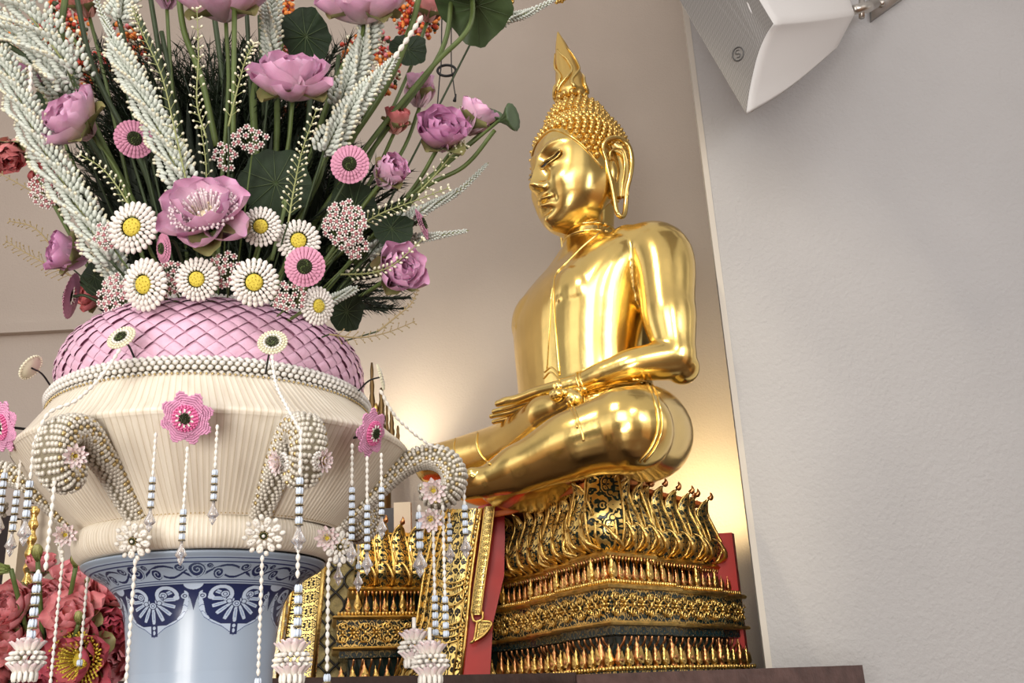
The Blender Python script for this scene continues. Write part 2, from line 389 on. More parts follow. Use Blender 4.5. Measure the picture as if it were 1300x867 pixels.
    for (x0, y0, x1, y1, x2, y2, x3, y3, d) in ((700, 504, 672, 510, 648, 517, 627, 522, 0), (699, 508, 670, 516, 646, 523, 624, 528, .02), (698, 512, 670, 522, 647, 530, 627, 535, .04), (698, 517, 672, 528, 650, 537, 633, 541, .06)):
        limb(hb, [onl(x0, y0, .15-d), onl(x1, y1, .05-d), onl(x2, y2, -.04-d), onl(x3, y3, -.10-d)], [.020, .0165, .0145, .0115], 14)
    for (x0, y0, x1, y1, x2, y2, d) in ((665, 528, 648, 536, 634, 540, .12), (668, 533, 652, 541, 640, 545, .14)):
        limb(hb, [onl(x0, y0, .0-d), onl(x1, y1, -.05-d), onl(x2, y2, -.09-d)], [.016, .0145, .0115], 12)
    for k in range(5): hb.sphere(onl(708+8.5*k, 500-1.6*k, .37), (.0215-.0022*k), gold, 12, 8)
    head = hb.build('head', None)
    # merge the two vertex sets into one body mesh
    import bmesh
    bm = bmesh.new(); bm.from_mesh(body.data); bm.from_mesh(head.data); bm.to_mesh(body.data); bm.free(); body.data.polygons.foreach_set('use_smooth', [True]*len(body.data.polygons))
    bvh = BVHTree.FromPolygons([v.co.copy() for v in body.data.vertices], [tuple(p.vertices) for p in body.data.polygons])
    md_ = head.data; bpy.data.objects.remove(head); bpy.data.meshes.remove(md_)
    T_inv = Matrix.Translation(-T.location)
    body.data.transform(T_inv); body.parent = T
    def adopt(mb_, name, lab=None):
        o = mb_.build(name, None, True, loc=T.location); o.location = (0, 0, 0); o.parent = T
        if lab: o['label'] = lab
        return o
    def onbody(px, py, lift=.002):
        d = raydir(px, py).normalized(); h = bvh.ray_cast(CP, d)
        return (h[0]-d*lift) if h[0] is not None else None
    def seam(pts, r, name='robe_edge', sub=8, lab=None):
        q = bez([Vector((a, b_, 0)) for a, b_ in pts], sub); P = [onbody(v.x, v.y) for v in q]; P = [p for p in P if p is not None]
        mb_ = MB(); mb_.tube(P, r, gold, 8); return adopt(mb_, name, lab)
    # robe: edge over the shoulder, hanging flap
    seam([(806, 279), (775, 287), (748, 305), (720, 332), (704, 352), (703, 390), (706, 430), (710, 475)], .0045)
    seam([(704, 352), (700, 375), (697, 420), (694, 470)], .003)
    seam([(691, 472), (700, 466), (710, 476)], .004); seam([(690, 480), (699, 472), (710, 482)], .004)
    # hem rings
    def ring(c, ax, r, thick, name='hem_ring'):
        R = frame(ax); mb_ = MB(); P = []
        for t in np.linspace(0, 2*PI, 60):
            dv = R@Vector((math.cos(t), math.sin(t), 0)); h = bvh.ray_cast(c+dv*.45, -dv, .45)
            P.append((h[0] if h[0] is not None and (h[0]-c).length < r*1.35 else c+dv*r)+dv*.002)
        P = [sum((P[(i+k) % 59] for k in range(-2, 3)), Vector())/5 for i in range(60)]
        mb_.tube(P, thick, gold, 8, caps=False)
        P2 = [p+Vector(ax).normalized()*thick*2.6 for p in P]; mb_.tube(P2, thick*.8, gold, 8, caps=False)
        return adopt(mb_, name)
    ring(onl(738, 486, .28), onl(770, 474, .38)-onl(738, 486, .28), .05, .006, 'bracelet')
    seam([(803, 481), (822, 488), (832, 510), (836, 540), (828, 566), (812, 586)], .006, 'hem_ring')
    seam([(808, 481), (827, 487), (837, 510), (841, 540), (833, 567), (818, 586)], .005, 'hem_ring')
    seam([(722, 508), (730, 522), (736, 540), (741, 560)], .005, 'hem_ring'); seam([(719, 511), (727, 525), (733, 543)], .004, 'hem_ring')
    seam([(606, 549), (605, 562), (610, 577), (622, 589)], .006, 'hem_ring'); seam([(578, 556), (576, 566), (578, 580)], .004, 'hem_ring')
    # eyes
    for s_ in (-1, 1):
        mb_ = MB(); top, bot, mt, mbt = [], [], [], []
        for t in np.linspace(0, 1, 14):
            x = .028+.115*t; zc = .590+.085*t-.012*math.sin(t*PI); h = .055*math.sin(PI*t)**.8
            a_ = head_front(x*s_, zc+h*.25); b_ = head_front(x*s_, zc-h*.8)
            top.append(sl(a_[0], a_[1]+.012, a_[2])); bot.append(sl(b_[0], b_[1]+.012, b_[2]))
        mb_.grid([top, bot] if s_ > 0 else [bot, top], inlay); adopt(mb_, 'eye', 'black inlaid eye slit')
        mb_ = MB(); mb_.tube([p+Vector((0, 0, .007)) for p in top], .0055, gold, 6); mb_.tube([p-Vector((0, 0, .005)) for p in bot], .003, gold, 6); adopt(mb_, 'eyelid')
    # hairline cord + curls
    hl = MB(); P = []
    for a in np.linspace(-1.5, 1.5, 60):
        p = head_pt(a, hairline(a)); P.append(sl(p[0], p[1]+.004, p[2]))
    hl.tube(P, .006, gold, 8); adopt(hl, 'hairline_cord')
    hm = MB(); step = .0335
    def curl(p, c):
        n = (Vector(p)-Vector(c)).normalized(); q = Vector(p)+n*.006
        hm.sphere(sl(*q), .0175, goldr, 10, 7); hm.sphere(sl(*(q+n*.016)), .008, goldr, 6, 4)
    zz = .22; k = 0
    while zz < 1.33:
        # circumference at this level
        pr = [head_pt(a, zz, False) for a in np.linspace(-PI, PI, 73)]; cum = [0]
        for i in range(72): cum.append(cum[-1]+math.dist(pr[i], pr[i+1]))
        nC = max(4, int(cum[-1]/step)); off = (k % 2)*.5
        for i in range(nC):
            sdist = (i+off)/nC*cum[-1]; a = float(np.interp(sdist, cum, np.linspace(-PI, PI, 73)))
            if zz > hairline(a)+.03 and not (-.02 < 0 and 1.42 < abs(a) < 1.9 and .12 < zz < .78): curl(head_pt(a, zz, False), (HC[0], HC[1]-.03, HC[2]+.75*U_))
        p1 = head_pt(PI/2, zz, False); dz = .0295
        nx = zz
        while True:
            nx += .002; p2 = head_pt(PI/2, nx, False)
            if math.hypot(p2[0]-p1[0], p2[2]-p1[2]) > dz or nx > 1.36: break
        zz = nx; k += 1
    # ushnisha dome
    uc = Vector((0, -.165, HC[2]+1.20*U_)); um = MB(); prof = [(.16, -.08), (.155, .0), (.14, .05), (.115, .095), (.08, .125), (.04, .14), (0.001, .145)]
    Pu = [[sl(*(uc+Vector((r*math.cos(t), r*math.sin(t), z)))) for t in np.linspace(0, 2*PI, 40, endpoint=False)] for r, z in prof]
    hm.grid(Pu, goldr, closev=True)
    for i, (r, z) in enumerate([(.152, -.01), (.145, .022), (.13, .052), (.112, .080), (.09, .103), (.066, .122), (.04, .133)]):
        nC = int(2*PI*r/.033)
        for j in range(nC):
            t = 2*PI*(j+.5*(i % 2))/nC; curl(uc+Vector((r*math.cos(t), r*math.sin(t), z)), uc)
    adopt(hm, 'hair_curls')
    # flame finial
    fm = MB(); P = bez([onl(726, 128, 0), onl(724, 108, 0), onl(719, 84, 0), onl(713, 60, 0), onl(708, 40, 0)], 8)
    nP = len(P); RR = [ip(i/(nP-1), [0, .1, .3, .6, .85, 1], [.075, .088, .076, .05, .022, .003]) for i in range(nP)]
    fm.tube(P, RR, goldr, 20)
    for a0 in range(7):
        q = []
        for i in range(2, 22):
            t = i/30; c = P[int(t*(nP-1))]; r = RR[int(t*(nP-1))]; a = 2*PI*a0/7+.55*math.sin(t*9+a0)
            q.append(c+(SL*math.cos(a)+SF*math.sin(a))*(r+.006*math.sin(t*4)))
        fm.tube(q, [.009*(1-i/22)+.002 for i in range(len(q))], gold, 7)
    for j in range(11):
        a = 2*PI*j/11; c = P[0]; fm.sphere(c+(SL*math.cos(a)+SF*math.sin(a))*.07+Vector((0, 0, .012)), .02, goldr, 10, 8)
    adopt(fm, 'flame_finial')
    # ears
    for s_ in (-1, 1):
        em = MB(); ex = .232
        def E(y, z, x=0): return sl((ex+x)*s_, HC[1]-.035+y, HC[2]+z)
        lp = [(.035, .30, 0), (.06, .355, .012), (.045, .395, .03), (-.01, .41, .05), (-.06, .375, .06), (-.075, .30, .058), (-.066, .22, .045), (-.056, .15, .02), (-.056, .09, .005), (-.045, .03, .0), (-.022, .01, .0), (.0, .03, .0), (.006, .09, 0), (.012, .15, .0), (.02, .20, 0), (.03, .25, 0), (.035, .30, 0)]
        q = bez([E(*p) for p in lp], 5); em.tube(q, .0125, gold, 10, caps=False)
        lp2 = [(.018, .30, .008), (.022, .34, .02), (-.006, .36, .034), (-.036, .34, .042), (-.046, .27, .036), (-.034, .18, .02), (-.026, .11, .008)]
        em.tube(bez([E(*p) for p in lp2], 5), [.006]*31, gold, 8)
        # bowl of the ear
        rows = []
        for t in np.linspace(0, 1, 16):
            z = .40-.28*t; yl = ip(z, [.09, .2, .3, .37, .40], [-.055, -.063, -.073, -.06, -.02]); yr = ip(z, [.09, .2, .3, .37, .40], [.005, .02, .036, .055, .03])
            rows.append([E(yl+(yr-yl)*u, z, .035*(1-u)-.012*math.sin(u*PI)-.004) for u in np.linspace(0, 1, 8)])
        em.grid(rows, gold)
        rows = [[p+SL*(-.04*s_) for p in r] for r in rows]; em.grid(rows, gold)
        # solid bridge that carries the ear off the skull
        em.tube([E(-.01, .36, -.03), E(-.02, .25, -.03), E(-.026, .13, -.035)], [.04, .042, .022], gold, 10)
        adopt(em, 'ear')
    return T
if want('B'): statue()
# ================================================================== stepped pedestal
leafg = mat('gilt_relief', (.90, .62, .20), .30, 1., bump=.35, bscale=70, var=.3, vscale=30)
redl = mat('red_lacquer', (.50, .022, .02), .38, var=.1, vscale=5)
copper = mat('coppery_gold', (.80, .38, .16), .3, 1., var=.4, vscale=40)
dglass = mat('dark_green_glass', (.012, .028, .024), .15)
orn_band = ornate('gilt_scroll_band', (.95, .70, .27), (.008, .022, .02), 15, 2.0, .62, 1.0, rough=.42)
orn_frieze = ornate('dark_scroll_ground', (.85, .60, .22), (.006, .018, .016), 15, 2.0, .05, .6, rough=.4)
orn_petal = ornate('gilt_petal_filigree', (.92, .66, .22), (.008, .02, .016), 1.6, 4.6, .62, 1.0)
orn_mos = ornate('glass_mosaic', (.25, .20, .10), (.01, .03, .035), 22, 1, .2, .6)
orn_cloth = ornate('gilt_brocade', (.92, .68, .24), (.02, .018, .01), 4.2, 8.5, .62, 1.0)
orn_lat = ornate('lattice_brocade', (.33, .27, .12), (.015, .012, .01), 5, 12, .0, .3)
KA = Vector((.697, .717, 0)); KB = Vector((-.5, .866, 0)); K0 = Vector((.31, 3.8, 0))
PLAN = [K0+KA*1.0+KB*.9, K0+KA*1.0+KB*.10, K0+KA*.80+KB*.10, K0+KA*.80+KB*.05, K0+KA*.42+KB*.05, K0+KA*.42, K0, K0+KB*.38, K0+KB*.38+KA*.05,
        K0+KB*.65+KA*.05, K0+KB*.65+KA*.10, Vector((-.13, 4.72, 0)), Vector((-.47, 4.82, 0)), Vector((-.84, 4.62, 0)), Vector((-.95, 5.2, 0)), Vector((-.3, 5.45, 0))]
VIS = range(1, 13)                      # runs that face the hall
def offset(poly, d):
    out = []; n = len(poly)
    for i in range(n):
        p, q, r = poly[i-1], poly[i], poly[(i+1) % n]
        n1 = Vector(((q-p).y, -(q-p).x, 0)).normalized()*-1; n2 = Vector(((r-q).y, -(r-q).x, 0)).normalized()*-1
        b = n1+n2; b = b/max(.35, b.dot(n1)) if b.length > 1e-6 else n1
        out.append(q+b*d)
    return out
def _outward():
    c = sum(PLAN, Vector())/len(PLAN); o = offset(PLAN, .1); return 1 if (o[6]-c).length > (PLAN[6]-c).length else -1
OS = _outward()
def plan(d): return offset(PLAN, d*OS)
def ringwall(mb, prof, M, caps=False):
    """prof: list of (offset, z): one continuous moulding round the plan, with lengths as UV"""
    rows = [[Vector((p.x, p.y, z)) for p in plan(o)] for o, z in prof]
    cum = [0]; n = len(PLAN)
    for i in range(n): cum.append(cum[-1]+(PLAN[(i+1) % n]-PLAN[i]).length)
    rows = [r+[r[0]] for r in rows]; hv = [0]
    for i in range(len(prof)-1): hv.append(hv[-1]+math.hypot(prof[i+1][0]-prof[i][0], prof[i+1][1]-prof[i][1]))
    UV = [[(cum[j], hv[i]/max(hv[-1], 1e-6)) for j in range(n+1)] for i in range(len(prof))]
    mb.grid(rows, M, UV=UV)
def cap(mb, d, z, M):
    P = plan(d); mb.add([(p.x, p.y, z) for p in P], [tuple(range(len(P)))], M)
def pedestal():
    T = thing('statue_pedestal', (.2, 4.4, 0), 'tall stepped pedestal of gilt lotus petals and dark glass under the seated statue', 'pedestal')
    def fin(mb, name, smooth=True, lab=None, kind=None):
        o = mb.build(name, None, smooth, loc=T.location); o.location = (0, 0, 0); o.parent = T
        if lab: o['label'] = lab
        if kind: o['kind'] = kind
        return o
    m_ = MB(); ringwall(m_, [(-.02, 0.), (-.02, 1.49)], woodm); fin(m_, 'plinth', False)
    m_ = MB(); ringwall(m_, [(-.02, 1.49), (.03, 1.50), (.03, 1.53), (.022, 1.54), (.03, 1.575), (-.05, 1.578)], orn_band); fin(m_, 'base_moulding', False)
    m_ = MB(); ringwall(m_, [(-.05, 1.575), (-.05, 1.702)], dglass); fin(m_, 'lower_recess', False)
    m_ = MB(); ringwall(m_, [(-.05, 1.70), (-.012, 1.705), (-.012, 1.735)], orn_mos); fin(m_, 'mosaic_strip', False)
    m_ = MB(); ringwall(m_, [(-.012, 1.735), (.016, 1.737), (.02, 1.744), (.014, 1.752), (0, 1.753)], leafg); fin(m_, 'lower_moulding', False)
    m_ = MB(); ringwall(m_, [(0, 1.752), (.0, 1.868)], orn_frieze); fin(m_, 'scroll_frieze', False)
    m_ = MB(); ringwall(m_, [(0, 1.867), (.016, 1.869), (.02, 1.878), (.012, 1.886), (-.02, 1.888), (-.13, 1.889)], leafg); fin(m_, 'upper_moulding', False)
    m_ = MB(); ringwall(m_, [(-.13, 1.888), (-.13, 2.0)], dglass); fin(m_, 'upper_recess', False)
    m_ = MB(); ringwall(m_, [(-.13, 1.998), (-.055, 2.0), (-.05, 2.009), (-.058, 2.02), (-.11, 2.022)], leafg); fin(m_, 'lotus_plate', False)
    m_ = MB(); ringwall(m_, [(-.12, 2.02), (-.08, 2.07), (-.085, 2.15), (-.12, 2.22), (-.13, 2.285)], orn_petal); cap(m_, -.13, 2.285, redl); fin(m_, 'lotus_core', False)
    orc = mat('orange_reflection', (.92, .22, .05), .35); CQ = [K0+(KA+KB)*.085, K0+KA*.90+KB*.20, K0+KA*.8+KB*.85, Vector((-.1, 5.3, 0)), Vector((-.42, 5.15, 0)), Vector((-.36, 4.78, 0)), Vector((-.05, 4.55, 0))]  # added orange slab, stands in for the red reflection under the legs
    m_ = MB(); cc = sum(CQ, Vector())/len(CQ)
    m_.grid([[Vector((cc.x+(p.x-cc.x)*f_, cc.y+(p.y-cc.y)*f_, z)) for p in CQ] for f_, z in ((.98, 2.285), (1.0, 2.29), (1.0, 2.305), (.985, 2.312), (.5, 2.314), (.01, 2.314))], orc, closev=True); fin(m_, 'reflected_slab', False, 'added orange slab reflected in the legs')
    # rows of ornaments along every visible run
    def along(d, step, z, fn, ends=True):
        P = plan(d)
        for i in VIS:
            p, q = P[i], P[(i+1) % len(P)]; Lr = (q-p).length
            if Lr < .03: continue
            n = max(1, round(Lr/step)); t = (q-p).normalized(); nv = Vector((t.y, -t.x, 0))
            nv = -nv*OS
            for k in range(n):
                w = (k+.5)/n; fn(Vector((p.x, p.y, z))+t*Lr*w, nv, t, Lr/n, i, k, n)
    # lotus petals
    def petal_mb(w, h, big=False):
        mb = MB(); rows, uv = [], []
        prof = [(0, .010, .55), (.08, .030, .82), (.2, .046, .98), (.36, .044, 1.0), (.55, .024, .95), (.72, .006, .86), (.84, .004, .66), (.93, .016, .40), (1.0, .034, .05)]
        for t, o, ww in prof:
            rows.append([(x*w*.5*ww, -(o+.014*(1-x*x)), t*h) for x in np.linspace(-1, 1, 7)]); uv.append([(x*.5+.5, t) for x in np.linspace(-1, 1, 7)])
        mb.grid(rows, orn_petal, UV=uv)
        for e_ in (0, 6): mb.tube([Vector(r[e_])+Vector((0, -.003, 0)) for r in rows], [.0055]*8+[.003], leafg, 6)
        # curled tip and claw at the foot
        tip = rows[-1][3]; mb.tube(bez([tip, (tip[0], tip[1]-.012, tip[2]+.012), (tip[0], tip[1]-.008, tip[2]+.03)], 4), [.010, .012, .011, .010, .008, .006, .005, .003, .001], copper, 6)
        mb.tube(bez([(w*.42, -.018, .005), (w*.30, -.075, .03), (w*.02, -.072, .085), (-w*.25, -.055, .105)], 4), [.004, .007, .009, .0095, .0095, .009, .008, .007, .006, .004, .003, .002, .001], leafg, 7)
        mb.tube([(-w*.5, -.02, h*.28), (-w*.3, -.055, h*.35), (-w*.42, -.05, h*.5), (-w*.35, -.03, h*.72)], [.003, .0055, .005, .001], leafg, 6)
        return mb
    src = petal_mb(.085, .275).build('lotus_petal'); first = [True]
    def place(src_, name, loc, nv, s=(1, 1, 1), spin=0):
        if src_.parent is None and not src_.get('used'): o = src_; o['used'] = 1
        else: o = src_.copy(); COL.objects.link(o)
        x = Vector((-nv.y, nv.x, 0)); R = Matrix((x, -nv, Vector((0, 0, 1)))).transposed()
        M4 = R.to_4x4()@Matrix.Diagonal((*s, 1)); M4.translation = loc-T.location; o.matrix_basis = M4; o.parent = T; return o
    def f(P, nv, t, w, i, k, n): place(src, 'lotus_petal', P, nv, (w/.085*1.08, 1.1, 1.04+.02*((k*7) % 3)))
    along(-.085, .088, 2.02, f)
    big = petal_mb(.15, .395).build('corner_petal', None); PP = plan(-.095)
    for idx, nv in ((6, -(KA+KB).normalized()), (5, (KA-KB).normalized()), (7, (KB-KA).normalized())):
        place(big, 'corner_petal', Vector((PP[idx].x, PP[idx].y, 2.02)), nv, (1, 1, 1) if idx == 6 else (.55, .9, .93))
    # hanging teeth, colonnettes, brackets: fine repeats
    tm, cm, bm_ = MB(), MB(), MB()
    def teeth(P, nv, t, w, i, k, n): tm.tube([P, P-Vector((0, 0, .022))], [.0085, .0005], copper if k % 2 else leafg, 5)
    along(-.062, .019, 2.0, teeth); fin(tm, 'hanging_teeth', kind='stuff')
    def colon(P, nv, t, w, i, k, n): cm.tube([P, P+Vector((0, 0, .11))], [.006, .004], leafg if k % 2 else copper, 6)
    along(-.122, .034, 1.889, colon); fin(cm, 'colonnettes', kind='stuff')
    def brack(P, nv, t, w, i, k, n): bm_.tube(bez([P+nv*.035, P+nv*.03-Vector((0, 0, .02)), P+nv*.004-Vector((0, 0, .05)), P-Vector((0, 0, .10))], 3), .005, copper, 5)
    along(-.045, .042, 1.70, brack); fin(bm_, 'bracket_ribs', kind='stuff')
    bd = MB()
    def beads(P, nv, t, w, i, k, n): bd.sphere(P, (.0075, .0075, .009), leafg, 6, 4)
    along(.0, .016, 1.895, beads); along(.022, .020, 1.585, beads); fin(bd, 'beading', kind='stuff')
    # carved relief on the frieze: rosettes between paired scrolls
    rl = MB()
    def relief(P, nv, t, w, i, k, n):
        c = P+nv*.004; u_ = Vector((0, 0, 1)); q = lambda x, y, d=0: c+t*x+u_*y+nv*d
        if k % 2 == 0:
            rl.sphere(q(0, 0, .004), .008, leafg, 8, 6)
            for j in range(8):
                a = 2*PI*j/8; M_ = frame(t*math.cos(a)+u_*math.sin(a)); rl.sphere(q(.019*math.cos(a), .019*math.sin(a), .001), (.0055, .0055, .0105), leafg, 7, 5, T=M_)
            for j in range(4):
                a = PI/2*j+PI/4; rl.tube([q(.026*math.cos(a), .026*math.sin(a)), q(.034*math.cos(a+.2), .036*math.sin(a+.2), .006), q(.040*math.cos(a-.1), .046*math.sin(a-.1), .002)], [.005, .004, .001], leafg, 5)
        else:
            for sx in (-1, 1):
                for sy in (-1, 1):
                    pts = [q(sx*(.004+.018*r_*math.cos(a)), sy*(.026+.018*r_*math.sin(a)), .004) for r_, a in ((1., -1.5), (1., -.6), (.95, .3), (.85, 1.2), (.7, 2.1), (.55, 3.0), (.4, 4.0), (.2, 5.0))]
                    rl.tube(bez(pts, 3), .0038, leafg, 5)
            rl.sphere(q(0, 0, .004), (.006, .006, .012), leafg, 6, 5)
    along(0, .052, 1.811, relief); fin(rl, 'frieze_relief')
    # leaf-shaped finials
    def finial_mb(M):
        mb = MB(); mb.lathe([(0.010, 0), (.013, .01), (.010, .018), (.016, .026), (.019, .036), (.014, .052), (.007, .068), (.009, .074), (.003, .084), (.0005, .098)], M, 8)
        mb.grid([[(x, -.012-.004*(1-abs(x)/.02), z) for x in (-w, 0, w)] for z, w in ((.02, .008), (.034, .018), (.05, .012), (.07, .002))], leafg); return mb
    fs = finial_mb(leafg).build('finial'); fc = finial_mb(copper).build('finial'); cnt = [0]
    def put_f(P, nv, t, w, i, k, n):
        s_ = (1.0 if (k % 5) != 2 else 1.35)*.80; cnt[0] += 1; place(fc if (k % 5) != 2 else fs, 'finial', P, nv, (s_*.92, s_*.92, s_))
    along(-.03, .045, 1.892, put_f)
    def put_g(P, nv, t, w, i, k, n):
        s_ = 1.0 if k % 4 != 1 else 1.25; place(fc if k % 2 else fs, 'finial', P, nv, (s_, s_, s_*.95))
    along(.005, .056, 1.578, put_g)
    # red board that shows behind the right end
    m_ = MB(); q = [K0+KA*.62+KB*.42, K0+KA*.985+KB*.10]
    m_.add([(p.x, p.y, z) for p in (q[0], q[1], q[1]+Vector((.02, .05, 0)), q[0]+Vector((.02, .05, 0))) for z in (1.50, 2.16)], [(0, 2, 3, 1), (2, 4, 5, 3), (1, 3, 5, 7), (4, 6, 7, 5), (6, 0, 1, 7)], redl); fin(m_, 'back_board', False, 'plain red back board')
    # brocade panel that hangs down the middle of the front, on its red backing
    rE = [(612, 645), (606, 680), (601, 715), (597, 745), (593, 790), (590, 820), (586, 858)]; lE = [(563, 646), (550, 680), (541, 715), (536, 745), (530, 786), (520, 815), (502, 858)]
    m_ = MB(); rows = []; uvs = []
    for i, (r, l) in enumerate(zip(rE, lE)):
        y0 = 4.62-.03*i/6; rows.append([at(l[0]+(r[0]-l[0])*u, l[1]+(r[1]-l[1])*u, y0+.10*(1-u)-.035*math.sin(u*PI)) for u in np.linspace(0, 1, 9)]); uvs.append([(u, i/6) for u in np.linspace(0, 1, 9)])
    R3 = rows; m_.grid(rows, orn_cloth, UV=uvs)
    bk = [[p+Vector((.01, .03, 0)) for p in r] for r in rows]; m_.grid(bk, redl)
    o = fin(m_, 'brocade_panel'); o['label'] = 'gold brocade panel hanging at the front'
    m_ = MB()
    for u, r_ in ((0, .006), (1, .004), (2, .004), (7, .004), (8, .008)): m_.tube([r[u]+Vector((0, -.012, 0)) for r in R3], r_, leafg, 6)
    def cloth_at(u, v):
        i = min(int(v*6), 5); f_ = v*6-i; j = min(int(u*8), 7); g = u*8-j
        return (R3[i][j]*(1-g)+R3[i][j+1]*g)*(1-f_)+(R3[i+1][j]*(1-g)+R3[i+1][j+1]*g)*f_
    for v in (.44, .475, .51, .56, .66, .70, .75, .79):
        m_.tube([cloth_at(.28+.62*t, v+.035*math.sin(PI*t))+Vector((-.004, -.016, 0)) for t in np.linspace(0, 1, 12)], .004, leafg, 6)
    for k in range(30):
        p = cloth_at(.10, .03+k*.032); m_.sphere(p+Vector((0, -.01, 0)), .007, leafg, 6, 4); p = cloth_at(.94, .03+k*.032); m_.sphere(p+Vector((0, -.012, 0)), .007, leafg, 6, 4)
    fin(m_, 'brocade_border')
    m_ = MB(); E1 = [(607, 643), (602, 700), (597, 745), (592, 800), (586, 858)]; E2 = [(640, 632), (641, 680), (640, 730), (626, 790), (622, 858)]
    rows = [[at(a[0]+(b[0]-a[0])*u, a[1]+(b[1]-a[1])*u, 4.66-.02*i-.08*u*0) for u in np.linspace(0, 1, 5)] for i, (a, b) in enumerate(zip(E1, E2))]
    m_.grid(rows, redl); fin(m_, 'red_side_panel', True, 'plain red lacquer side panel')
    m_ = MB(); sc = [(622, 642), (616, 690), (609, 740), (604, 780)]; cl = bez([at(x_, y_, 4.58) for x_, y_ in sc], 6)
    rows = [[p+Vector((d, -.003*(1-abs(d)/.02), 0)) for d in (-.022, -.018, 0, .018, .022)] for p in cl]; m_.grid(rows, orn_cloth, UV=[[(u, i/4) for u in (0, .1, .3, .5, .6)] for i in range(len(rows))])
    m_.tube([r[0] for r in rows], .004, leafg, 6); m_.tube([r[-1] for r in rows], .004, leafg, 6)
    m_.tube(bez([at(599, 777, 4.57), at(602, 788, 4.56), at(612, 786, 4.56), at(613, 776, 4.57)], 5), .006, leafg, 6)
    tri = [at(606, 788, 4.56), at(602, 812, 4.56), at(598, 815, 4.56), at(614, 806, 4.56), at(624, 790, 4.56)]
    m_.tube(bez(tri+[tri[0]], 5), .006, leafg, 6); m_.add([tuple(p) for p in tri], [(0, 1, 2, 3, 4)], orn_cloth, UV=[(0, 0), (0, 1), (.2, 1), (.5, .8), (.6, .2)])
    fin(m_, 'gilt_hanging_strip', True)
    return T
if want('P'): pedestal()

# ================================================================== altar joinery
def prism(name, lab, p0, p1, depth, z0, M, cat='cabinet'):
    a, b = p0, p1; m_ = MB(); z1 = (a.z+b.z)/2
    m_.add([(a.x, a.y, z0), (b.x, b.y, z0), (b.x, b.y+depth, z0), (a.x, a.y+depth, z0), (a.x, a.y, z1), (b.x, b.y, z1), (b.x, b.y+depth, z1), (a.x, a.y+depth, z1)],
           [(0, 3, 2, 1), (4, 5, 6, 7), (0, 1, 5, 4), (1, 2, 6, 5), (2, 3, 7, 6), (3, 0, 4, 7)], M)
    # top board lip
    return tag(m_.build(name, None, False), lab, cat)
if want('P'):
    prism('altar_table', 'dark brown wooden altar table end below the pedestal beside the white wall', at(732, 854, 2.95), at(1095, 845, 3.85), .12, 0, mat('altar_wood', (.105, .06, .055), .4, var=.35, vscale=16, bump=.2, bscale=50), 'table')
    prism('altar_table', 'near-black wooden altar table behind the blue and white vase', at(150, 866, 1.95), at(731, 852, 3.2), .12, 0, woodm, 'table')
    # carved screens that stand behind the vase
    def screen(name, lab, quad, M, fr=None, th=.03):
        """quad: tl, tr, br, bl points"""
        T = thing(name, sum(quad, Vector())/4, lab, 'screen'); q = [p-T.location for p in quad]; nrm = (q[1]-q[0]).cross(q[3]-q[0]).normalized()*th
        if nrm.y < 0: nrm = -nrm
        m_ = MB(); m_.add([tuple(p) for p in q]+[tuple(p+nrm) for p in q], [(0, 3, 2, 1), (4, 5, 6, 7), (0, 1, 5, 4), (1, 2, 6, 5), (2, 3, 7, 6), (3, 0, 4, 7)], M, UV=[(0, 0), (.6, 0), (.6, 2.2), (0, 2.2)]*2); part(m_, 'panel', T, False)
        if fr:
            m_ = MB()
            for k in range(4): m_.tube([q[k]-nrm*.3, q[(k+1) % 4]-nrm*.3], fr, leafg, 6)
            part(m_, 'border', T)
        return T
    lat = screen('lattice_screen', 'olive gold screen with black ogee lattice at the left of the pedestal', [at(398, 690, 5.1), at(462, 682, 5.1), at(462, 880, 5.1), at(392, 880, 5.1)], mat('olive_gold_cloth', (.36, .29, .13), .5, .5, bump=.5, bscale=120, var=.4, vscale=30), .008)
    m_ = MB(); O = lat.location; A_, B_ = at(398, 690, 5.07), at(462, 682, 5.07)
    blk = mat('black_inlay', (.01, .009, .008), .4)
    for cidx in range(3):
        for s_ in (-1, 1):
            P = []
            for t in np.linspace(0, 1, 50):
                x_ = 404+22*cidx+11*s_*math.sin(t*PI*6+(0 if cidx % 2 == 0 else PI)); P.append(at(x_, 690+185*t, 5.085)-O)
            m_.tube(P, .006, blk, 5)
    part(m_, 'ogee_lattice', lat)
    screen('carved_frame', 'upright gilt carved frame leaning behind the right side of the vase', [at(378, 700, 2.9), at(414, 694, 2.9), at(398, 862, 2.9), at(352, 862, 2.9)], orn_cloth, .006)
    screen('scrollwork_screen', 'narrow ivory panel with gold scrollwork beside the vase foot', [at(352, 745, 2.6), at(366, 735, 2.6), at(352, 872, 2.6), at(334, 872, 2.6)], ornate('ivory_scroll', (.80, .66, .36), (.85, .80, .66), 3, 8, .5, .3), .004)
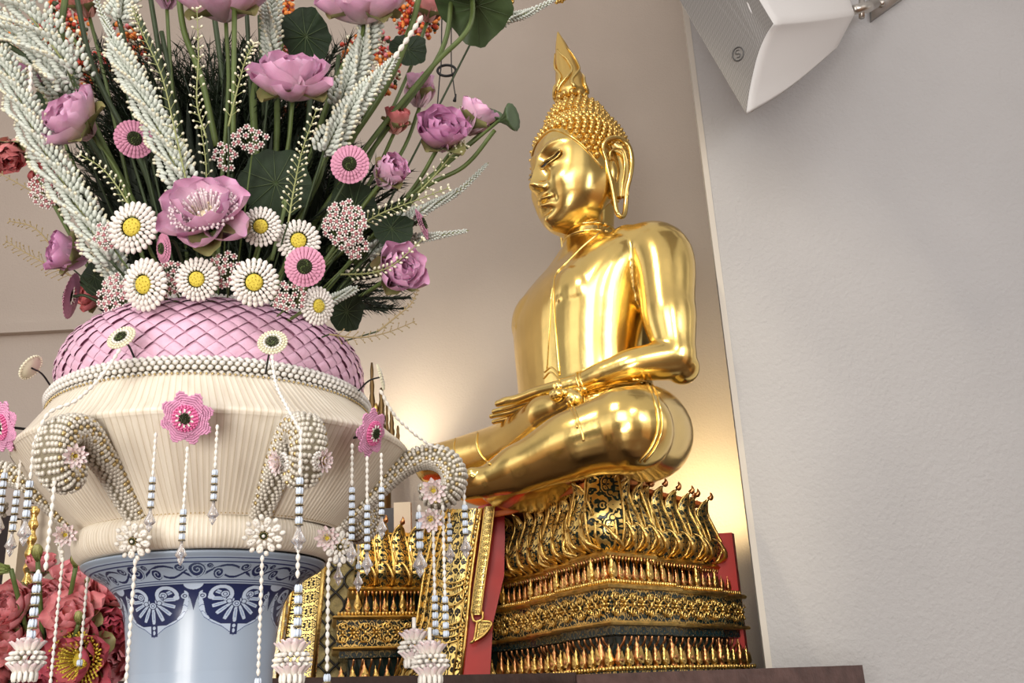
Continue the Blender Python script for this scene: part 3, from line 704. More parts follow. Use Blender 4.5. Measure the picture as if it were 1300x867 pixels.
# ================================================================== loudspeaker on the right wall
def speaker():
    A, B = at(948, 145, 3.50), at(983, 30, 3.36)
    D = at(790, -124, 3.62); C_ = at(905, -100, 3.40)
    T = thing('wall_speaker', at(1010, 40, 3.7), 'white wedge shaped loudspeaker with grey grille mounted high on the wall', 'speaker')
    O = T.location; white = mat('speaker_white', (.74, .73, .72), .35, bump=.1, bscale=200)
    # front outline: left straight edge D-A, right edge hollow A-B, then B-C, C-D
    right = bez([A, at(953, 112, 3.47), at(963, 70, 3.42), at(974, 44, 3.39), B], 6)
    def side(p, q, n): return [p.lerp(q, i/n) for i in range(n)]
    front = right[:-1]+side(B, C_, 12)+side(C_, D, 12)+side(D, A, 24)
    n = len(front)
    Ab, Bb, Cb, Db = at(1064, 66, 3.98), at(1088, 20, 3.94), at(1060, -60, 3.96), at(980, -80, 4.05)
    back = [Ab.lerp(Bb, i/24) for i in range(24)]+side(Bb, Cb, 12)+side(Cb, Db, 12)+side(Db, Ab, 24)
    cb = sum(back, Vector())/n
    back = [cb+(p-cb)*(.92 if True else 1) for p in back]
    rows = []
    for t in np.linspace(0, 1, 14):
        bul = math.sin(t*PI)*.10
        cc = sum(front, Vector())/n*(1-t)+cb*t
        rows.append([(f.lerp(b_, t)-cc)*(1+bul*.5)+cc-O for f, b_ in zip(front, back)])
    # round the back edge
    for k, s in ((1, .94), (2, .80), (3, .5)): rows.append([(p+O-cb)*s+cb-O+(cb-sum(front, Vector())/n).normalized()*.02*k for p in rows[13]])
    m_ = MB(); m_.grid(rows, white, closev=True, caps=True)
    part(m_, 'cabinet', T)
    nf = (B-A).cross(D-A).normalized(); nf = nf if nf.dot(CP-A) > 0 else -nf
    gm = bpy.data.materials.new('grille_mesh'); gm.use_nodes = True; N = gm.node_tree.nodes; Lk = gm.node_tree.links; b = N['Principled BSDF']
    tc = N.new('ShaderNodeTexCoord'); v = N.new('ShaderNodeTexVoronoi'); v.inputs['Scale'].default_value = 230; v.inputs['Randomness'].default_value = 0.0; Lk.new(tc.outputs['Object'], v.inputs['Vector'])
    cr = N.new('ShaderNodeValToRGB'); cr.color_ramp.elements[0].position = .3; cr.color_ramp.elements[0].color = (.13, .125, .12, 1); cr.color_ramp.elements[1].position = .5; cr.color_ramp.elements[1].color = (.27, .26, .25, 1)
    Lk.new(v.outputs['Distance'], cr.inputs[0]); Lk.new(cr.outputs[0], b.inputs['Base Color']); b.inputs['Roughness'].default_value = .5
    fc = sum(front, Vector())/n; m_ = MB()
    o1 = [fc+(p-fc)*.985+nf*.004-O for p in front]; o0 = [fc+(p-fc)*.985-nf*.01-O for p in front]
    m_.grid([o0, o1], gm, closev=True); 
    # flat face as strips between the long edges
    m_.add([tuple(p) for p in o1], [tuple(range(n))], gm)
    g = part(m_, 'grille', T, False)
    m_ = MB(); c = at(937, 68, 3.5); 
    # drop the badge on to the grille plane
    d = raydir(937, 68); t = (A+nf*.006-CP).dot(nf)/d.dot(nf); c = CP+d*t
    R = frame(nf); px = mpp(c); q = [c+R@Vector((math.cos(a)*7.5*px, math.sin(a)*9*px, .001))-O for a in np.linspace(0, 2*PI, 40)]
    dk = mat('badge_grey', (.10, .10, .10), .4)
    m_.tube(q, .9*px, dk, 6, caps=False)
    m_.tube(bez([c+R@Vector((x*px, y*px, .001))-O for x, y in ((2.5, 4.5), (-1.5, 5), (-3, 1.5), (0, 0), (2.6, -1.5), (1, -4.6), (-2.5, -4.2))], 5), .6*px, dk, 5)
    bo = part(m_, 'badge', g)
    bo.matrix_parent_inverse = Matrix()
    # bracket
    st = mat('brushed_steel', (.55, .52, .48), .3, 1.)
    m_ = MB(); m_.tube([at(1084, 12, 3.98)-O, at(1100, 9, 4.06)-O, at(1112, 4, 4.14)-O], [.022, .028, .022], st, 16)
    m_.tube([at(1094, 22, 4.03)-O, at(1094, -6, 4.03)-O], [.014, .014], st, 12)
    pl = [at(1108, 22, 4.24), at(1148, -6, 4.24), at(1150, -50, 4.24), at(1104, -50, 4.24)]
    m_.add([tuple(p-O) for p in pl]+[tuple(p+Vector((0, .045, 0))-O) for p in pl], [(0, 3, 2, 1), (4, 5, 6, 7), (0, 1, 5, 4), (1, 2, 6, 5), (2, 3, 7, 6), (3, 0, 4, 7)], mat('bracket_grey', (.42, .40, .38), .4, .6))
    m_.sphere(at(1119, 3, 4.22)-O, (.018, .02, .022), st, 12, 8)
    part(m_, 'wall_bracket', T)
    return T
if want('S'): speaker()
# ================================================================== porcelain vase with its leaf collar
AX = Vector((-.4655, 1.5, 0)); CX = Vector((-.455, 1.5, 0))
navy = (.012, .022, .085)
def vase():
    T = thing('porcelain_vase', (AX.x, AX.y, 1.16), 'blue and white porcelain vase with scroll band and palmettes under the cream collar', 'vase')
    M = bpy.data.materials.new('painted_porcelain'); M.use_nodes = True; b = M.node_tree.nodes['Principled BSDF']
    at_ = M.node_tree.nodes.new('ShaderNodeAttribute'); at_.attribute_name = 'glaze'; M.node_tree.links.new(at_.outputs['Color'], b.inputs['Base Color'])
    b.inputs['Roughness'].default_value = .28; b.inputs['Coat Weight'].default_value = .12; b.inputs['Coat Roughness'].default_value = .05
    YY = [696, 699, 706, 713, 725, 735, 745, 760, 780, 815, 867]
    RR = [.166, .172, .167, .156, .140, .129, .121, .114, .109, .104, .100]
    ZZ = [1.706, 1.703, 1.697, 1.690, 1.681, 1.671, 1.662, 1.649, 1.632, 1.601, 1.555]
    na, nr = 720, 340
    vv = np.linspace(696, 867, nr); th = np.linspace(-105, 105, na)      # degrees, 0 faces the hall
    rr = np.array([sp_(v, YY, RR) for v in vv]); zz = np.array([sp_(v, YY, ZZ) for v in vv])
    V_, TH = np.meshgrid(vv, th, indexing='ij')
    a = np.radians(TH); P = np.stack([AX.x+rr[:, None]*np.sin(a), AX.y-rr[:, None]*np.cos(a), np.broadcast_to(zz[:, None], a.shape)], -1)
    base = np.array([.34, .42, .53]); C = np.empty(P.shape); C[:] = base
    def paint(mask, col): C[mask] = col
    nv = np.array(navy); lt = np.array([.44, .53, .66]); mid = np.array([.16, .24, .42])
    for y_, w_ in ((708, .5), (712.2, .6), (735.2, .6), (738.0, .5)): paint(abs(V_-y_) < w_, nv*1.6)
    paint((V_ > 700) & (V_ < 706), base*.8)
    # scroll band
    per = 34.0; u = ((TH+21.5+per/2) % per-per/2)*2.15            # pixels along the band
    def spiral(cx, cy, R, turns, w, hand=1, ph=0.):
        x = (u-cx)*hand; y = V_-cy; r = np.hypot(x, y*1.0); f = np.arctan2(y, x)+ph; k = R/(2*PI*turns)
        q = (r/k-f)/(2*PI); d = abs(q-np.round(q))*k*2*PI; return (d < w) & (r < R)
    wave = 723.5+7.2*np.sin((TH+21.5)/per*2*PI*1.0+PI*.55)
    paint((abs(V_-wave) < 1.5) & (V_ > 714) & (V_ < 734), nv)
    wave2 = 724+8*np.sin((TH+21.5)/per*2*PI+PI*1.35); paint((abs(V_-wave2) < 1.2) & (V_ > 714) & (V_ < 734), nv)
    for s_ in (0, -1, 1):
        for (cx, cy, R, t_, w_, h_, ph) in ((0, 722.5, 9.4, 2.0, 1.7, 1, .5), (25, 727.2, 6.2, 1.5, 1.45, -1, 2.), (-19, 718.9, 5.4, 1.4, 1.35, -1, 0.), (14, 717.5, 3.6, 1.2, 1.2, 1, 1.)):
            cx += s_*per*2.15; x = u-cx; dd = np.hypot(x, V_-cy) < R+1.5
            keep = dd & (V_ > 713.5) & (V_ < 734); paint(keep, base); paint(keep & spiral(cx, cy, R, t_, w_, h_, ph), nv)
    # palmette panels, six round the vase
    per = 59.0; m = ((TH+19.5+per/2) % per-per/2)/(per/2); am = abs(m); X = m*49; aX = abs(X)
    out = np.interp(am, [0, .08, .3, .55, .75, .86, .90, .93, .97, 1.0], [816, 812, 803, 797, 789, 778, 757, 762, 772, 779])
    inn = np.interp(am, [0, .1, .35, .6, .72, .78, .86], [805, 799, 799, 792, 782, 766, 752])
    zone = (V_ > 740)
    paint(zone & (V_ < out), lt*1.02); paint(zone & (abs(V_-out) < .55) & (am < .93), nv*2)
    paint(zone & (V_ < inn) & (am < .80), nv); paint(zone & (am >= .885) & (V_ < out), nv); paint(zone & (V_ < 757-8*np.sqrt(np.clip(1-((am-.78)/.12)**2, 0, 1))) & (am > .62) & (am < .9), nv); paint(zone & (V_ < 752) & (am < .8), nv)
    for wv in (780, 790, 797): paint(zone & (abs(V_-(wv-9*am-2.5*np.sin(am*26))) < .45) & (V_ > inn) & (V_ < out) & (am < .9), nv*2.5)
    # fan of petals
    r = np.hypot(X, (V_-762)*1.0); f = np.arctan2(X, V_-762); k = 15/(2*PI)*2*PI
    lobe = np.cos(f*15.7); lim = 33-7*abs(f)/PI*1.6+1.5*np.sign(lobe)
    fan = (r > 6) & (r < lim) & (abs(f) < 2.15) & (lobe > -.55+((r-12)/22)**2*1.1) & (V_ > 742)
    paint(fan & zone, lt); paint(fan & zone & (lobe > .93) & (r > 16) & (r < 28), mid)
    edge = (r > 6) & (r < lim+1) & (abs(f) < 2.2) & (abs(lobe-(-.55+((r-12)/22)**2*1.1)) < .14); paint(edge & zone & (am < .8), nv)
    for cx, cy, R in ((0, 769, 5), (8, 763, 5), (-8, 763, 5), (15, 755, 5), (-15, 755, 5), (12, 760, 3)):
        d = np.hypot(X-cx, V_-cy); paint(zone & (d < R), lt*1.05); paint(zone & (abs(d-R) < .6), nv); paint(zone & (abs(d-R*.45) < .5), nv*1.5)
    # paired horns above the fan
    d = np.hypot(aX-19, V_-756); f2 = np.arctan2(V_-756, aX-19)
    horn = (d > 9.0) & (d < 14.5) & ((V_ < 757) | ((aX < 19) & (V_ < 765))); paint(zone & horn, lt*1.08)
    paint(zone & (abs(d-14.6) < .6) & ((V_ < 757) | ((aX < 19) & (V_ < 765))), nv); paint(zone & (abs(d-9) < .5) & (V_ < 757), nv)
    d = np.hypot(aX-30, V_-759); paint(zone & (d < 3.6), lt*1.05); d = np.hypot(aX-9, V_-765.5); paint(zone & (d < 3.2), lt); paint(zone & (abs(d-3.2) < .5), nv)
    d = np.hypot(aX-39.5, V_-757); paint(zone & (d < 4.2), lt); paint(zone & (abs(d-2) < .6), nv)
    # drop at the tip and half disc between the panels
    paint(zone & (aX < 4.6) & (V_ > 798) & (V_ < 815), nv); paint(zone & (np.hypot(X/.85, V_-802) < 2.6), lt); paint(zone & (np.hypot(X/.7, (V_-809)*.8) < 2.5), lt)
    dX = (1-am)*49; paint(zone & (np.hypot(dX, (V_-740)*1.25) < 10), lt*1.1)
    m_ = MB(); m_.grid(P, M); m_.f = [f_[::-1] for f_ in m_.f]
    nd = na*nr
    prof = [(rr[i], zz[i]) for i in range(0, nr, 10)]
    a0, a1 = math.radians(105-90), math.radians(360-105-90)
    low = [(.100, 1.555), (.099, 1.50), (.098, 1.42), (.105, 1.34), (.12, 1.27), (.125, 1.22), (.105, 1.18), (.10, 1.16), (.09, 1.155)]
    m_.lathe([(r_, z) for r_, z in prof], M, 60, (AX.x, AX.y, 0), a0, a1)
    m_.lathe(low, M, 72, (AX.x, AX.y, 0))
    m_.lathe([(.166, 1.706), (.150, 1.706), (.12, 1.69), (.095, 1.65)], M, 72, (AX.x, AX.y, 0))
    o = m_.build('body', None, True, loc=T.location); o.location = (0, 0, 0); o.parent = T
    ca = o.data.color_attributes.new('glaze', 'FLOAT_COLOR', 'POINT'); n = len(o.data.vertices); A = np.ones((n, 4)); A[:, :3] = base; A[:nd, :3] = C.reshape(-1, 3); ca.data.foreach_set('color', A.ravel())
    st = thing('plant_stand', (AX.x, AX.y, 0), 'round dark wooden stand that carries the porcelain vase', 'stand')
    m_ = MB(); m_.lathe([(.001, 1.12), (.15, 1.12), (.16, 1.13), (.16, 1.15), (.001, 1.156)], woodm, 40); part(m_, 'top', st)
    m_ = MB(); m_.lathe([(.17, 0), (.15, .04), (.05, .1), (.035, .5), (.05, 1.0), (.11, 1.12)], woodm, 32); part(m_, 'column', st)
vaseM = None
white_b = mat('jasmine_white', (.80, .77, .71), .5, var=.12, vscale=90)
cream = None
def pleat_mat():
    M = bpy.data.materials.new('pleated_leaf'); M.use_nodes = True; N = M.node_tree.nodes; Lk = M.node_tree.links; b = N['Principled BSDF']
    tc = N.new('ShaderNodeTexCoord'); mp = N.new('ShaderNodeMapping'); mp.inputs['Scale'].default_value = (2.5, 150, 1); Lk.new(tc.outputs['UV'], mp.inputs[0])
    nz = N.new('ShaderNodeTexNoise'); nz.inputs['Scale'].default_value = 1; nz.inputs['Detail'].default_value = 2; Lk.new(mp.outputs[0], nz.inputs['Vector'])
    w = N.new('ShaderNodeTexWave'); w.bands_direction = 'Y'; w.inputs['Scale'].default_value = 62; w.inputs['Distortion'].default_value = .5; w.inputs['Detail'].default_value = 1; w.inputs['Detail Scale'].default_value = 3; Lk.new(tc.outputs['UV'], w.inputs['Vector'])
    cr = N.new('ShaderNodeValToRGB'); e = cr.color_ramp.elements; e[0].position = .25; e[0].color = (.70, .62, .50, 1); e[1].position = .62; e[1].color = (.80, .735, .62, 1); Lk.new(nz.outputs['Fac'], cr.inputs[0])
    c2 = N.new('ShaderNodeValToRGB'); e = c2.color_ramp.elements; e[0].position = .0; e[0].color = (.76, .71, .62, 1); e[1].position = .10; e[1].color = (1, 1, 1, 1); Lk.new(w.outputs['Fac'], c2.inputs[0])  # pleat shade put into the colour: darker line along each crease
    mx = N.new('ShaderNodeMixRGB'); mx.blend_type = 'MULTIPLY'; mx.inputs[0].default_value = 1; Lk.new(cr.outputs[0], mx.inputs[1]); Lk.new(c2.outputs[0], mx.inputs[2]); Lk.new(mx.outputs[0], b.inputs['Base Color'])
    bp = N.new('ShaderNodeBump'); bp.inputs['Strength'].default_value = .35; bp.inputs['Distance'].default_value = .0015; Lk.new(w.outputs['Fac'], bp.inputs['Height']); Lk.new(bp.outputs[0], b.inputs['Normal']); b.inputs['Roughness'].default_value = .42
    return M
silver = mat('silver_bead', (.66, .62, .54), .38, .25); goldbead = mat('dull_gold_bead', (.55, .42, .20), .35, .8); darkg = mat('bead_backing', (.22, .19, .13), .7)
ring_w = mat('white_bead', (.72, .70, .66), .4)
def azp(az, rho, z, c=CX): a = math.radians(az); return Vector((c.x+rho*math.sin(a), c.y-rho*math.cos(a), z))
def collar():
    pm = pleat_mat()
    T = thing('pleated_collar', (CX.x, CX.y, 1.706), 'wide cream pleated leaf collar with beaded scroll brackets resting on the porcelain vase', 'flower collar')
    O = T.location
    def fin(mb, name, lab=None, par=None):
        for v in mb.v:                    # the collar leans a little towards the wall side
            v[:, 0] -= np.clip((v[:, 2]-1.87)/.06, 0, 1)*.012*(name != 'scroll_bracket')
        o = mb.build(name, None, True, loc=O); o.location = (0, 0, 0); o.parent = par or T
        if lab: o['label'] = lab
        return o
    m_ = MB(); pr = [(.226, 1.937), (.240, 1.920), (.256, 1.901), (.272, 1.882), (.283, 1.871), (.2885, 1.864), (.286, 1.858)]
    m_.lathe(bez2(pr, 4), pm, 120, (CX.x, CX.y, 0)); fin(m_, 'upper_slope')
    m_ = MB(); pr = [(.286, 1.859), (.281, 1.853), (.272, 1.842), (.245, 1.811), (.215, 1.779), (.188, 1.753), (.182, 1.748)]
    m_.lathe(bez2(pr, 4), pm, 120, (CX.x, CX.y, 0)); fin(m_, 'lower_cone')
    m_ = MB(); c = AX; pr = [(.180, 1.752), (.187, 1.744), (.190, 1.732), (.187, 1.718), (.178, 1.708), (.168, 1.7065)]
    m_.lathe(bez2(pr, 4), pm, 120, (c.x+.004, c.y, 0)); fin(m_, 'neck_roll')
    m_ = MB()
    for i in range(210): m_.sphere(azp(360*i/210, .1835, 1.7515), (.0028, .0028, .0022), goldbead, 5, 4)
    m_.tube([azp(a, .182, 1.751) for a in range(0, 361, 5)], .0022, darkg, 5, caps=False); fin(m_, 'neck_bead_cord')
    # bead ring round the top
    m_ = MB(); rows = [(.2325, 1.930, 150), (.2375, 1.9355, 150), (.2385, 1.942, 150), (.235, 1.948, 150), (.229, 1.952, 145), (.222, 1.954, 140)]
    for k, (r, z, n) in enumerate(rows):
        for i in range(n): m_.sphere(azp(360*(i+.5*(k % 2))/n, r, z), (.0044, .0044, .0036), ring_w, 6, 4)
    m_.tube([azp(a, .2285, 1.9415) for a in range(0, 361, 4)], .009, darkg, 8, caps=False); fin(m_, 'bead_ring')
    m_ = MB()
    for i in range(200): m_.sphere(azp(360*i/200, .2375, 1.9268), .002, goldbead, 5, 3)
    fin(m_, 'lower_bead_cord')
    # scroll brackets
    path = [(.181, 1.750), (.205, 1.770), (.240, 1.802), (.270, 1.830), (.298, 1.848), (.325, 1.852), (.348, 1.841), (.358, 1.818), (.350, 1.796), (.333, 1.786), (.318, 1.794), (.316, 1.808)]
    def bracket(az, fr=1., dz=0.):
        q = bez([(a if a < .24 else .24+(a-.24)*fr, b_+(dz if a > .24 else 0), 0) for a, b_ in path], 6); n = len(q); m_ = MB(); L_ = [0]
        for i in range(n-1): L_.append(L_[-1]+(q[i+1]-q[i]).length)
        wid = lambda t: sp_(t, [0, .3, .55, .8, 1], [.0135, .017, .020, .020, .013]); thk = lambda t: sp_(t, [0, .4, .7, 1], [.008, .012, .018, .011])
        tang = Vector((math.cos(math.radians(az)), math.sin(math.radians(az)), 0)); rad = Vector((math.sin(math.radians(az)), -math.cos(math.radians(az)), 0)); c0 = Vector((CX.x, CX.y, 0))
        rows = []
        for i in range(n):
            t = L_[i]/L_[-1]; d = (q[min(i+1, n-1)]-q[max(i-1, 0)]).normalized(); nn = Vector((-d.y, d.x, 0)); row = []
            for k in range(12):
                a = 2*PI*k/12; e = .7
                w = wid(t)*math.copysign(abs(math.cos(a))**e, math.cos(a)); h = thk(t)*math.copysign(abs(math.sin(a))**e, math.sin(a)); p = q[i]+nn*h
                row.append(c0+rad*p.x+Vector((0, 0, p.y))+tang*w)
            rows.append(row)
        m_.grid(rows, darkg, closev=True, caps=True)
        s = .0; k = 0
        while s < L_[-1]:
            i = max(j for j in range(n) if L_[j] <= s); i = min(i, n-2); f = (s-L_[i])/(L_[i+1]-L_[i]); p = q[i].lerp(q[i+1], f); t = s/L_[-1]
            d = (q[i+1]-q[i]).normalized(); nn = Vector((-d.y, d.x, 0)); w, h = wid(t), thk(t); per = 2*(2*w+2*h); nb = max(8, int(per*.92/.0060))
            for j in range(nb):
                a = 2*PI*(j+.5*(k % 2))/nb; e = .7; ww = w*math.copysign(abs(math.cos(a))**e, math.cos(a)); hh = h*math.copysign(abs(math.sin(a))**e, math.sin(a))
                pp = p+nn*hh; side_ = abs(math.cos(a)) < .75
                m_.sphere(c0+rad*pp.x+Vector((0, 0, pp.y))+tang*ww, .0035, silver if (side_ or k % 2 or j % 2) else goldbead, 5, 4)
            s += .0058; k += 1
        return fin(m_, 'scroll_bracket')
    for az, fr, dz in ((-17, .86, -.012), (35, .86, -.012), (90, 1.0, 0), (-84, 1., 0), (150, 1, 0), (-142, 1, 0)): bracket(az, fr, dz)
    # pink woven band
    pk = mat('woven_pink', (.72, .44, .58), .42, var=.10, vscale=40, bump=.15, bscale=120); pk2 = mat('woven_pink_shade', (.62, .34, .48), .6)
    T2 = thing('woven_flower_band', (CX.x, CX.y, 1.975), 'domed band of woven pink ribbon petals above the bead ring of the collar', 'flower band')
    B = bez2([(.216, 1.944), (.226, 1.964), (.2285, 1.988), (.223, 2.012), (.209, 2.034), (.191, 2.049), (.180, 2.054)], 6)
    hh = [0]
    for i in range(len(B)-1): hh.append(hh[-1]+math.hypot(B[i+1][0]-B[i][0], B[i+1][1]-B[i][1]))
    H = hh[-1]
    def bp(az, v, lift=0):
        v = min(max(v, 0), 1)*H; r = float(np.interp(v, hh, [b_[0] for b_ in B])); z = float(np.interp(v, hh, [b_[1] for b_ in B])); return azp(az, r+lift, z+lift*.5)
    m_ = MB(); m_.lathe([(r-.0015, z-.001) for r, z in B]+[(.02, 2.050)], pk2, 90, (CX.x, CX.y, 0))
    nA, nR = 52, 13; da = 360/nA; dv = 1/(nR-1)
    for k in range(-1, nR):
        for j in range(nA):
            az = da*(j+.5*(k % 2)); v0 = k*dv
            # each leaf: folded rhombus whose lower tip stands proud of the row below
            rows = []
            for u in np.linspace(0, 1, 5):
                row = []
                for w in np.linspace(0, 1, 5):
                    x = (u-w)*.5*da*1.16; y = v0+(u+w)*.5*dv*2.3-.12*dv; lift = .0035*math.sin(PI*min(1, .15+u*.85))**.5*math.sin(PI*min(1, .15+w*.85))**.5+.0030*(1-(u+w)/2)+.0015*((j+k) % 2)
                    row.append(bp(az+x, y, lift))
                rows.append(row)
            m_.grid(rows, pk)
    for v in m_.v: v[:, 0] = (v[:, 0]-CX.x)*.985+CX.x-.012
    o = m_.build('weave', None, True, loc=T2.location); o.location = (0, 0, 0); o.parent = T2
    m_ = MB()
    for i in range(150): m_.sphere(azp(360*i/150, .181, 2.058), (.0036, .0036, .004), ring_w, 6, 4)
    for i in range(150): m_.sphere(azp(360*(i+.5)/150, .178, 2.062), (.0036, .0036, .004), ring_w, 6, 4)
    for v in m_.v: v[:, 0] -= .012
    o = m_.build('top_bead_ring', None, True, loc=T2.location); o.location = (0, 0, 0); o.parent = T2
def bez2(pr, n): return [(p.x, p.y) for p in bez([(a, b_, 0) for a, b_ in pr], n)]
if want('V'): vase(); collar()
# ================================================================== flowers
def grad(name, base, tip, rough=.5, pw=1.0, back=None):
    M = bpy.data.materials.new(name); M.use_nodes = True; N = M.node_tree.nodes; Lk = M.node_tree.links; b = N['Principled BSDF']
    tc = N.new('ShaderNodeTexCoord'); sp = N.new('ShaderNodeSeparateXYZ'); Lk.new(tc.outputs['UV'], sp.inputs[0])
    cr = N.new('ShaderNodeValToRGB'); e = cr.color_ramp.elements; e[0].color = (*base, 1); e[1].color = (*tip, 1); e[0].position = .1; e[1].position = pw; Lk.new(sp.outputs['X'], cr.inputs[0])
    nz = N.new('ShaderNodeTexNoise'); nz.inputs['Scale'].default_value = 9; mp = N.new('ShaderNodeMapping'); mp.inputs['Scale'].default_value = (1, 5, 1); Lk.new(tc.outputs['UV'], mp.inputs[0]); Lk.new(mp.outputs[0], nz.inputs[0])
    mr = N.new('ShaderNodeMapRange'); mr.inputs[3].default_value = .88; mr.inputs[4].default_value = 1.08; Lk.new(nz.outputs['Fac'], mr.inputs[0])
    mx = N.new('ShaderNodeMixRGB'); mx.blend_type = 'MULTIPLY'; mx.inputs[0].default_value = 1; Lk.new(cr.outputs[0], mx.inputs[1]); Lk.new(mr.outputs[0], mx.inputs[2]); Lk.new(mx.outputs[0], b.inputs['Base Color'])
    b.inputs['Roughness'].default_value = rough; b.inputs['Subsurface Weight'].default_value = .25; b.inputs['Subsurface Radius'].default_value = (.01, .005, .006); b.inputs['Subsurface Scale'].default_value = .4
    MATS[name] = M; return M
lotus_pink = grad('lotus_petal_pink', (.80, .62, .68), (.70, .38, .57), .38, .95)
lotus_mauve = grad('lotus_petal_mauve', (.66, .42, .54), (.56, .24, .44), .40)
salmon = grad('lotus_petal_salmon', (.75, .42, .36), (.62, .16, .17), .45)
coral = grad('lotus_petal_coral', (.86, .50, .46), (.80, .28, .31), .45)
crimson = grad('lotus_petal_crimson', (.66, .20, .22), (.50, .08, .12), .5)
palepink = grad('water_lily_pale', (.82, .78, .70), (.74, .60, .62), .45)
sepal_m = grad('sepal_green', (.14, .20, .06), (.32, .30, .13), .5)
bud_green = grad('bud_green', (.22, .28, .08), (.46, .42, .16), .5)
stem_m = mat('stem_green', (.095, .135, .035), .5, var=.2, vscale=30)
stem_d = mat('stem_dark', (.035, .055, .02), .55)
stamen_w = mat('stamen_white', (.80, .70, .72), .5); stamen = mat('stamen_cream', (.80, .70, .48), .5); yellow = mat('centre_yellow', (.72, .58, .07), .6, bump=.4, bscale=400); yelld = mat('centre_yellow_dot', (.45, .32, .02), .6)
gerb = mat('gerbera_pink', (.66, .28, .42), .5, var=.12, vscale=200); gerb2 = mat('star_pink', (.70, .34, .52), .5, var=.2, vscale=200); gerb3 = mat('star_pink_deep', (.74, .17, .38), .5)
cdark = mat('centre_dark_green', (.035, .045, .012), .8, bump=.8, bscale=500); rosy = mat('cluster_rose', (.46, .18, .20), .5); pbead = mat('cluster_white', (.78, .74, .70), .45)
spikew = mat('spike_white', (.62, .66, .60), .5, var=.15, vscale=80); budc = mat('bud_cream', (.74, .71, .54), .5); twig_m = mat('twig_tan', (.34, .26, .13), .6); spray_s = mat('spray_stalk', (.28, .30, .12), .5)
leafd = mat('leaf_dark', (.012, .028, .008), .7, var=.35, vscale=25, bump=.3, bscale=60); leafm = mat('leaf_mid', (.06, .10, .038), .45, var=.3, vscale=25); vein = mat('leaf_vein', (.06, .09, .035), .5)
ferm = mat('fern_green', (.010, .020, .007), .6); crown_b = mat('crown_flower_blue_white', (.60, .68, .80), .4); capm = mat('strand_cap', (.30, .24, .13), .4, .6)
glass = mat('crystal_glass', (.95, .92, .93), .08, trans=.78, ior=1.45); wire_m = mat('black_wire', (.008, .008, .008), .5); redb = mat('red_blossom', (.50, .05, .02), .55, var=.3, vscale=60); orang = mat('orange_blossom', (.70, .22, .04), .55)
pinkw = mat('blush_petal', (.72, .56, .55), .45)
def sdir(rx, uy, tz): return (CR*rx+CU*uy-CF*tz).normalized()

def petal(mb, M, L, w, alpha, az, cup=.35, curl=0., T=None, nL=9, nW=7, tipw=.08, base=0.):
    """petal in a flower whose axis is +Z; alpha: opening from the axis"""
    rows, uv = [], []; ca, sa = math.cos(az), math.sin(az); pr, pz, pt = base, 0., 0.
    for i in range(nL):
        t = i/(nL-1); a = alpha*(1.34-.62*t)+curl*t*t if cup >= .34 else alpha*(.55+.45*t)+curl*t*t
        pr += L*(t-pt)*math.sin(a); pz += L*(t-pt)*math.cos(a); pt = t; r, z = pr, pz; ww = w*sp_(t, [0, .15, .35, .6, .8], [.20, .50, .82, 1.0, .86]) ; row = []
        if t > .8: ww = w*sp_(t, [.8, .92, 1.0], [.86, .70, .30])
        for j in range(nW):
            u = j/(nW-1)*2-1; lift = cup*w*(u*u)*(.5+.5*math.sin(PI*min(1, t*1.1)))
            nr_, nz_ = -math.cos(a), math.sin(a)
            rr = r+nr_*lift; zz = z+nz_*lift; x = u*ww*.5*(1-.18*cup*u*u)
            row.append((rr*ca-x*sa, rr*sa+x*ca, zz))
        rows.append(row); uv.append([(t, j/(nW-1)) for j in range(nW)])
    mb.grid(rows, M, UV=uv, T=T)
def lotus_mb(M, openness=.5, sep=True, seedpod=True, inner=None, rnd=None, n=(5, 6, 7)):
    """unit lotus: petals about 1 long; returns petal, centre and sepal builders"""
    rnd = rnd or random; p, c, s_ = MB(), MB(), MB()
    rings = [(n[0], .10+.25*openness, .82), (n[1], .22+.52*openness, .96), (n[2], .34+.86*openness, 1.04)]
    for k, (cnt, al, L) in enumerate(rings):
        if k == 0 and openness > .8: continue
        for j in range(cnt):
            petal(p, M, L*(.94+.12*rnd.random()), .86, al*(.82+.36*rnd.random()), 2*PI*(j+.5*k+.15*rnd.random())/cnt, .36, .10*openness if k == 2 else -.12)
    if sep:
        for j in range(4): petal(s_, sepal_m, .78, .62, .8+1.15*openness, 2*PI*(j+.3*rnd.random())/4, .3, .15)
    if openness > .8:
        for j in range(150):
            a = j*2.4; q = .16+.44*math.sqrt(j/150); z = .58-.25*(q-.16)+.06*rnd.random(); c.tube([(.10*math.cos(a), .10*math.sin(a), .12), (q*math.cos(a)*.8, q*math.sin(a)*.8, z*.85), (q*math.cos(a), q*math.sin(a), z)], [.012, .012, .02], stamen_w, 4); c.sphere((q*math.cos(a), q*math.sin(a), z), (.028, .028, .035), stamen_w, 5, 4)
    if seedpod and openness > .4:
        c.lathe([(.02, .05), (.10, .10), (.17, .28), (.15, .33), (.001, .34)], stamen, 14)
        for j in range(46):
            a = 2*PI*j/46*5.3; r = .16+.14*rnd.random(); z = .26+.18*rnd.random(); c.tube([(.1*math.cos(a), .1*math.sin(a), .12), (r*math.cos(a), r*math.sin(a), z)], [.008, .008], stamen, 4); c.sphere((r*math.cos(a), r*math.sin(a), z), (.02, .02, .03), stamen, 5, 4)
    return p, c, s_
def settle(mb, T, R, s):             # bake rotation and size into a builder
    A = np.array(R)*s
    mb.v = [v@A.T for v in mb.v]; return mb
def stalk(T, pts, r, M=None, name='stem', n=6, sub=6):
    mb = MB(); P = bez([Vector(p)-T.location for p in pts], sub); mb.tube(P, r, M or stem_m, n); return part(mb, name, T)
BASE = Vector((AX.x, AX.y, 2.03))
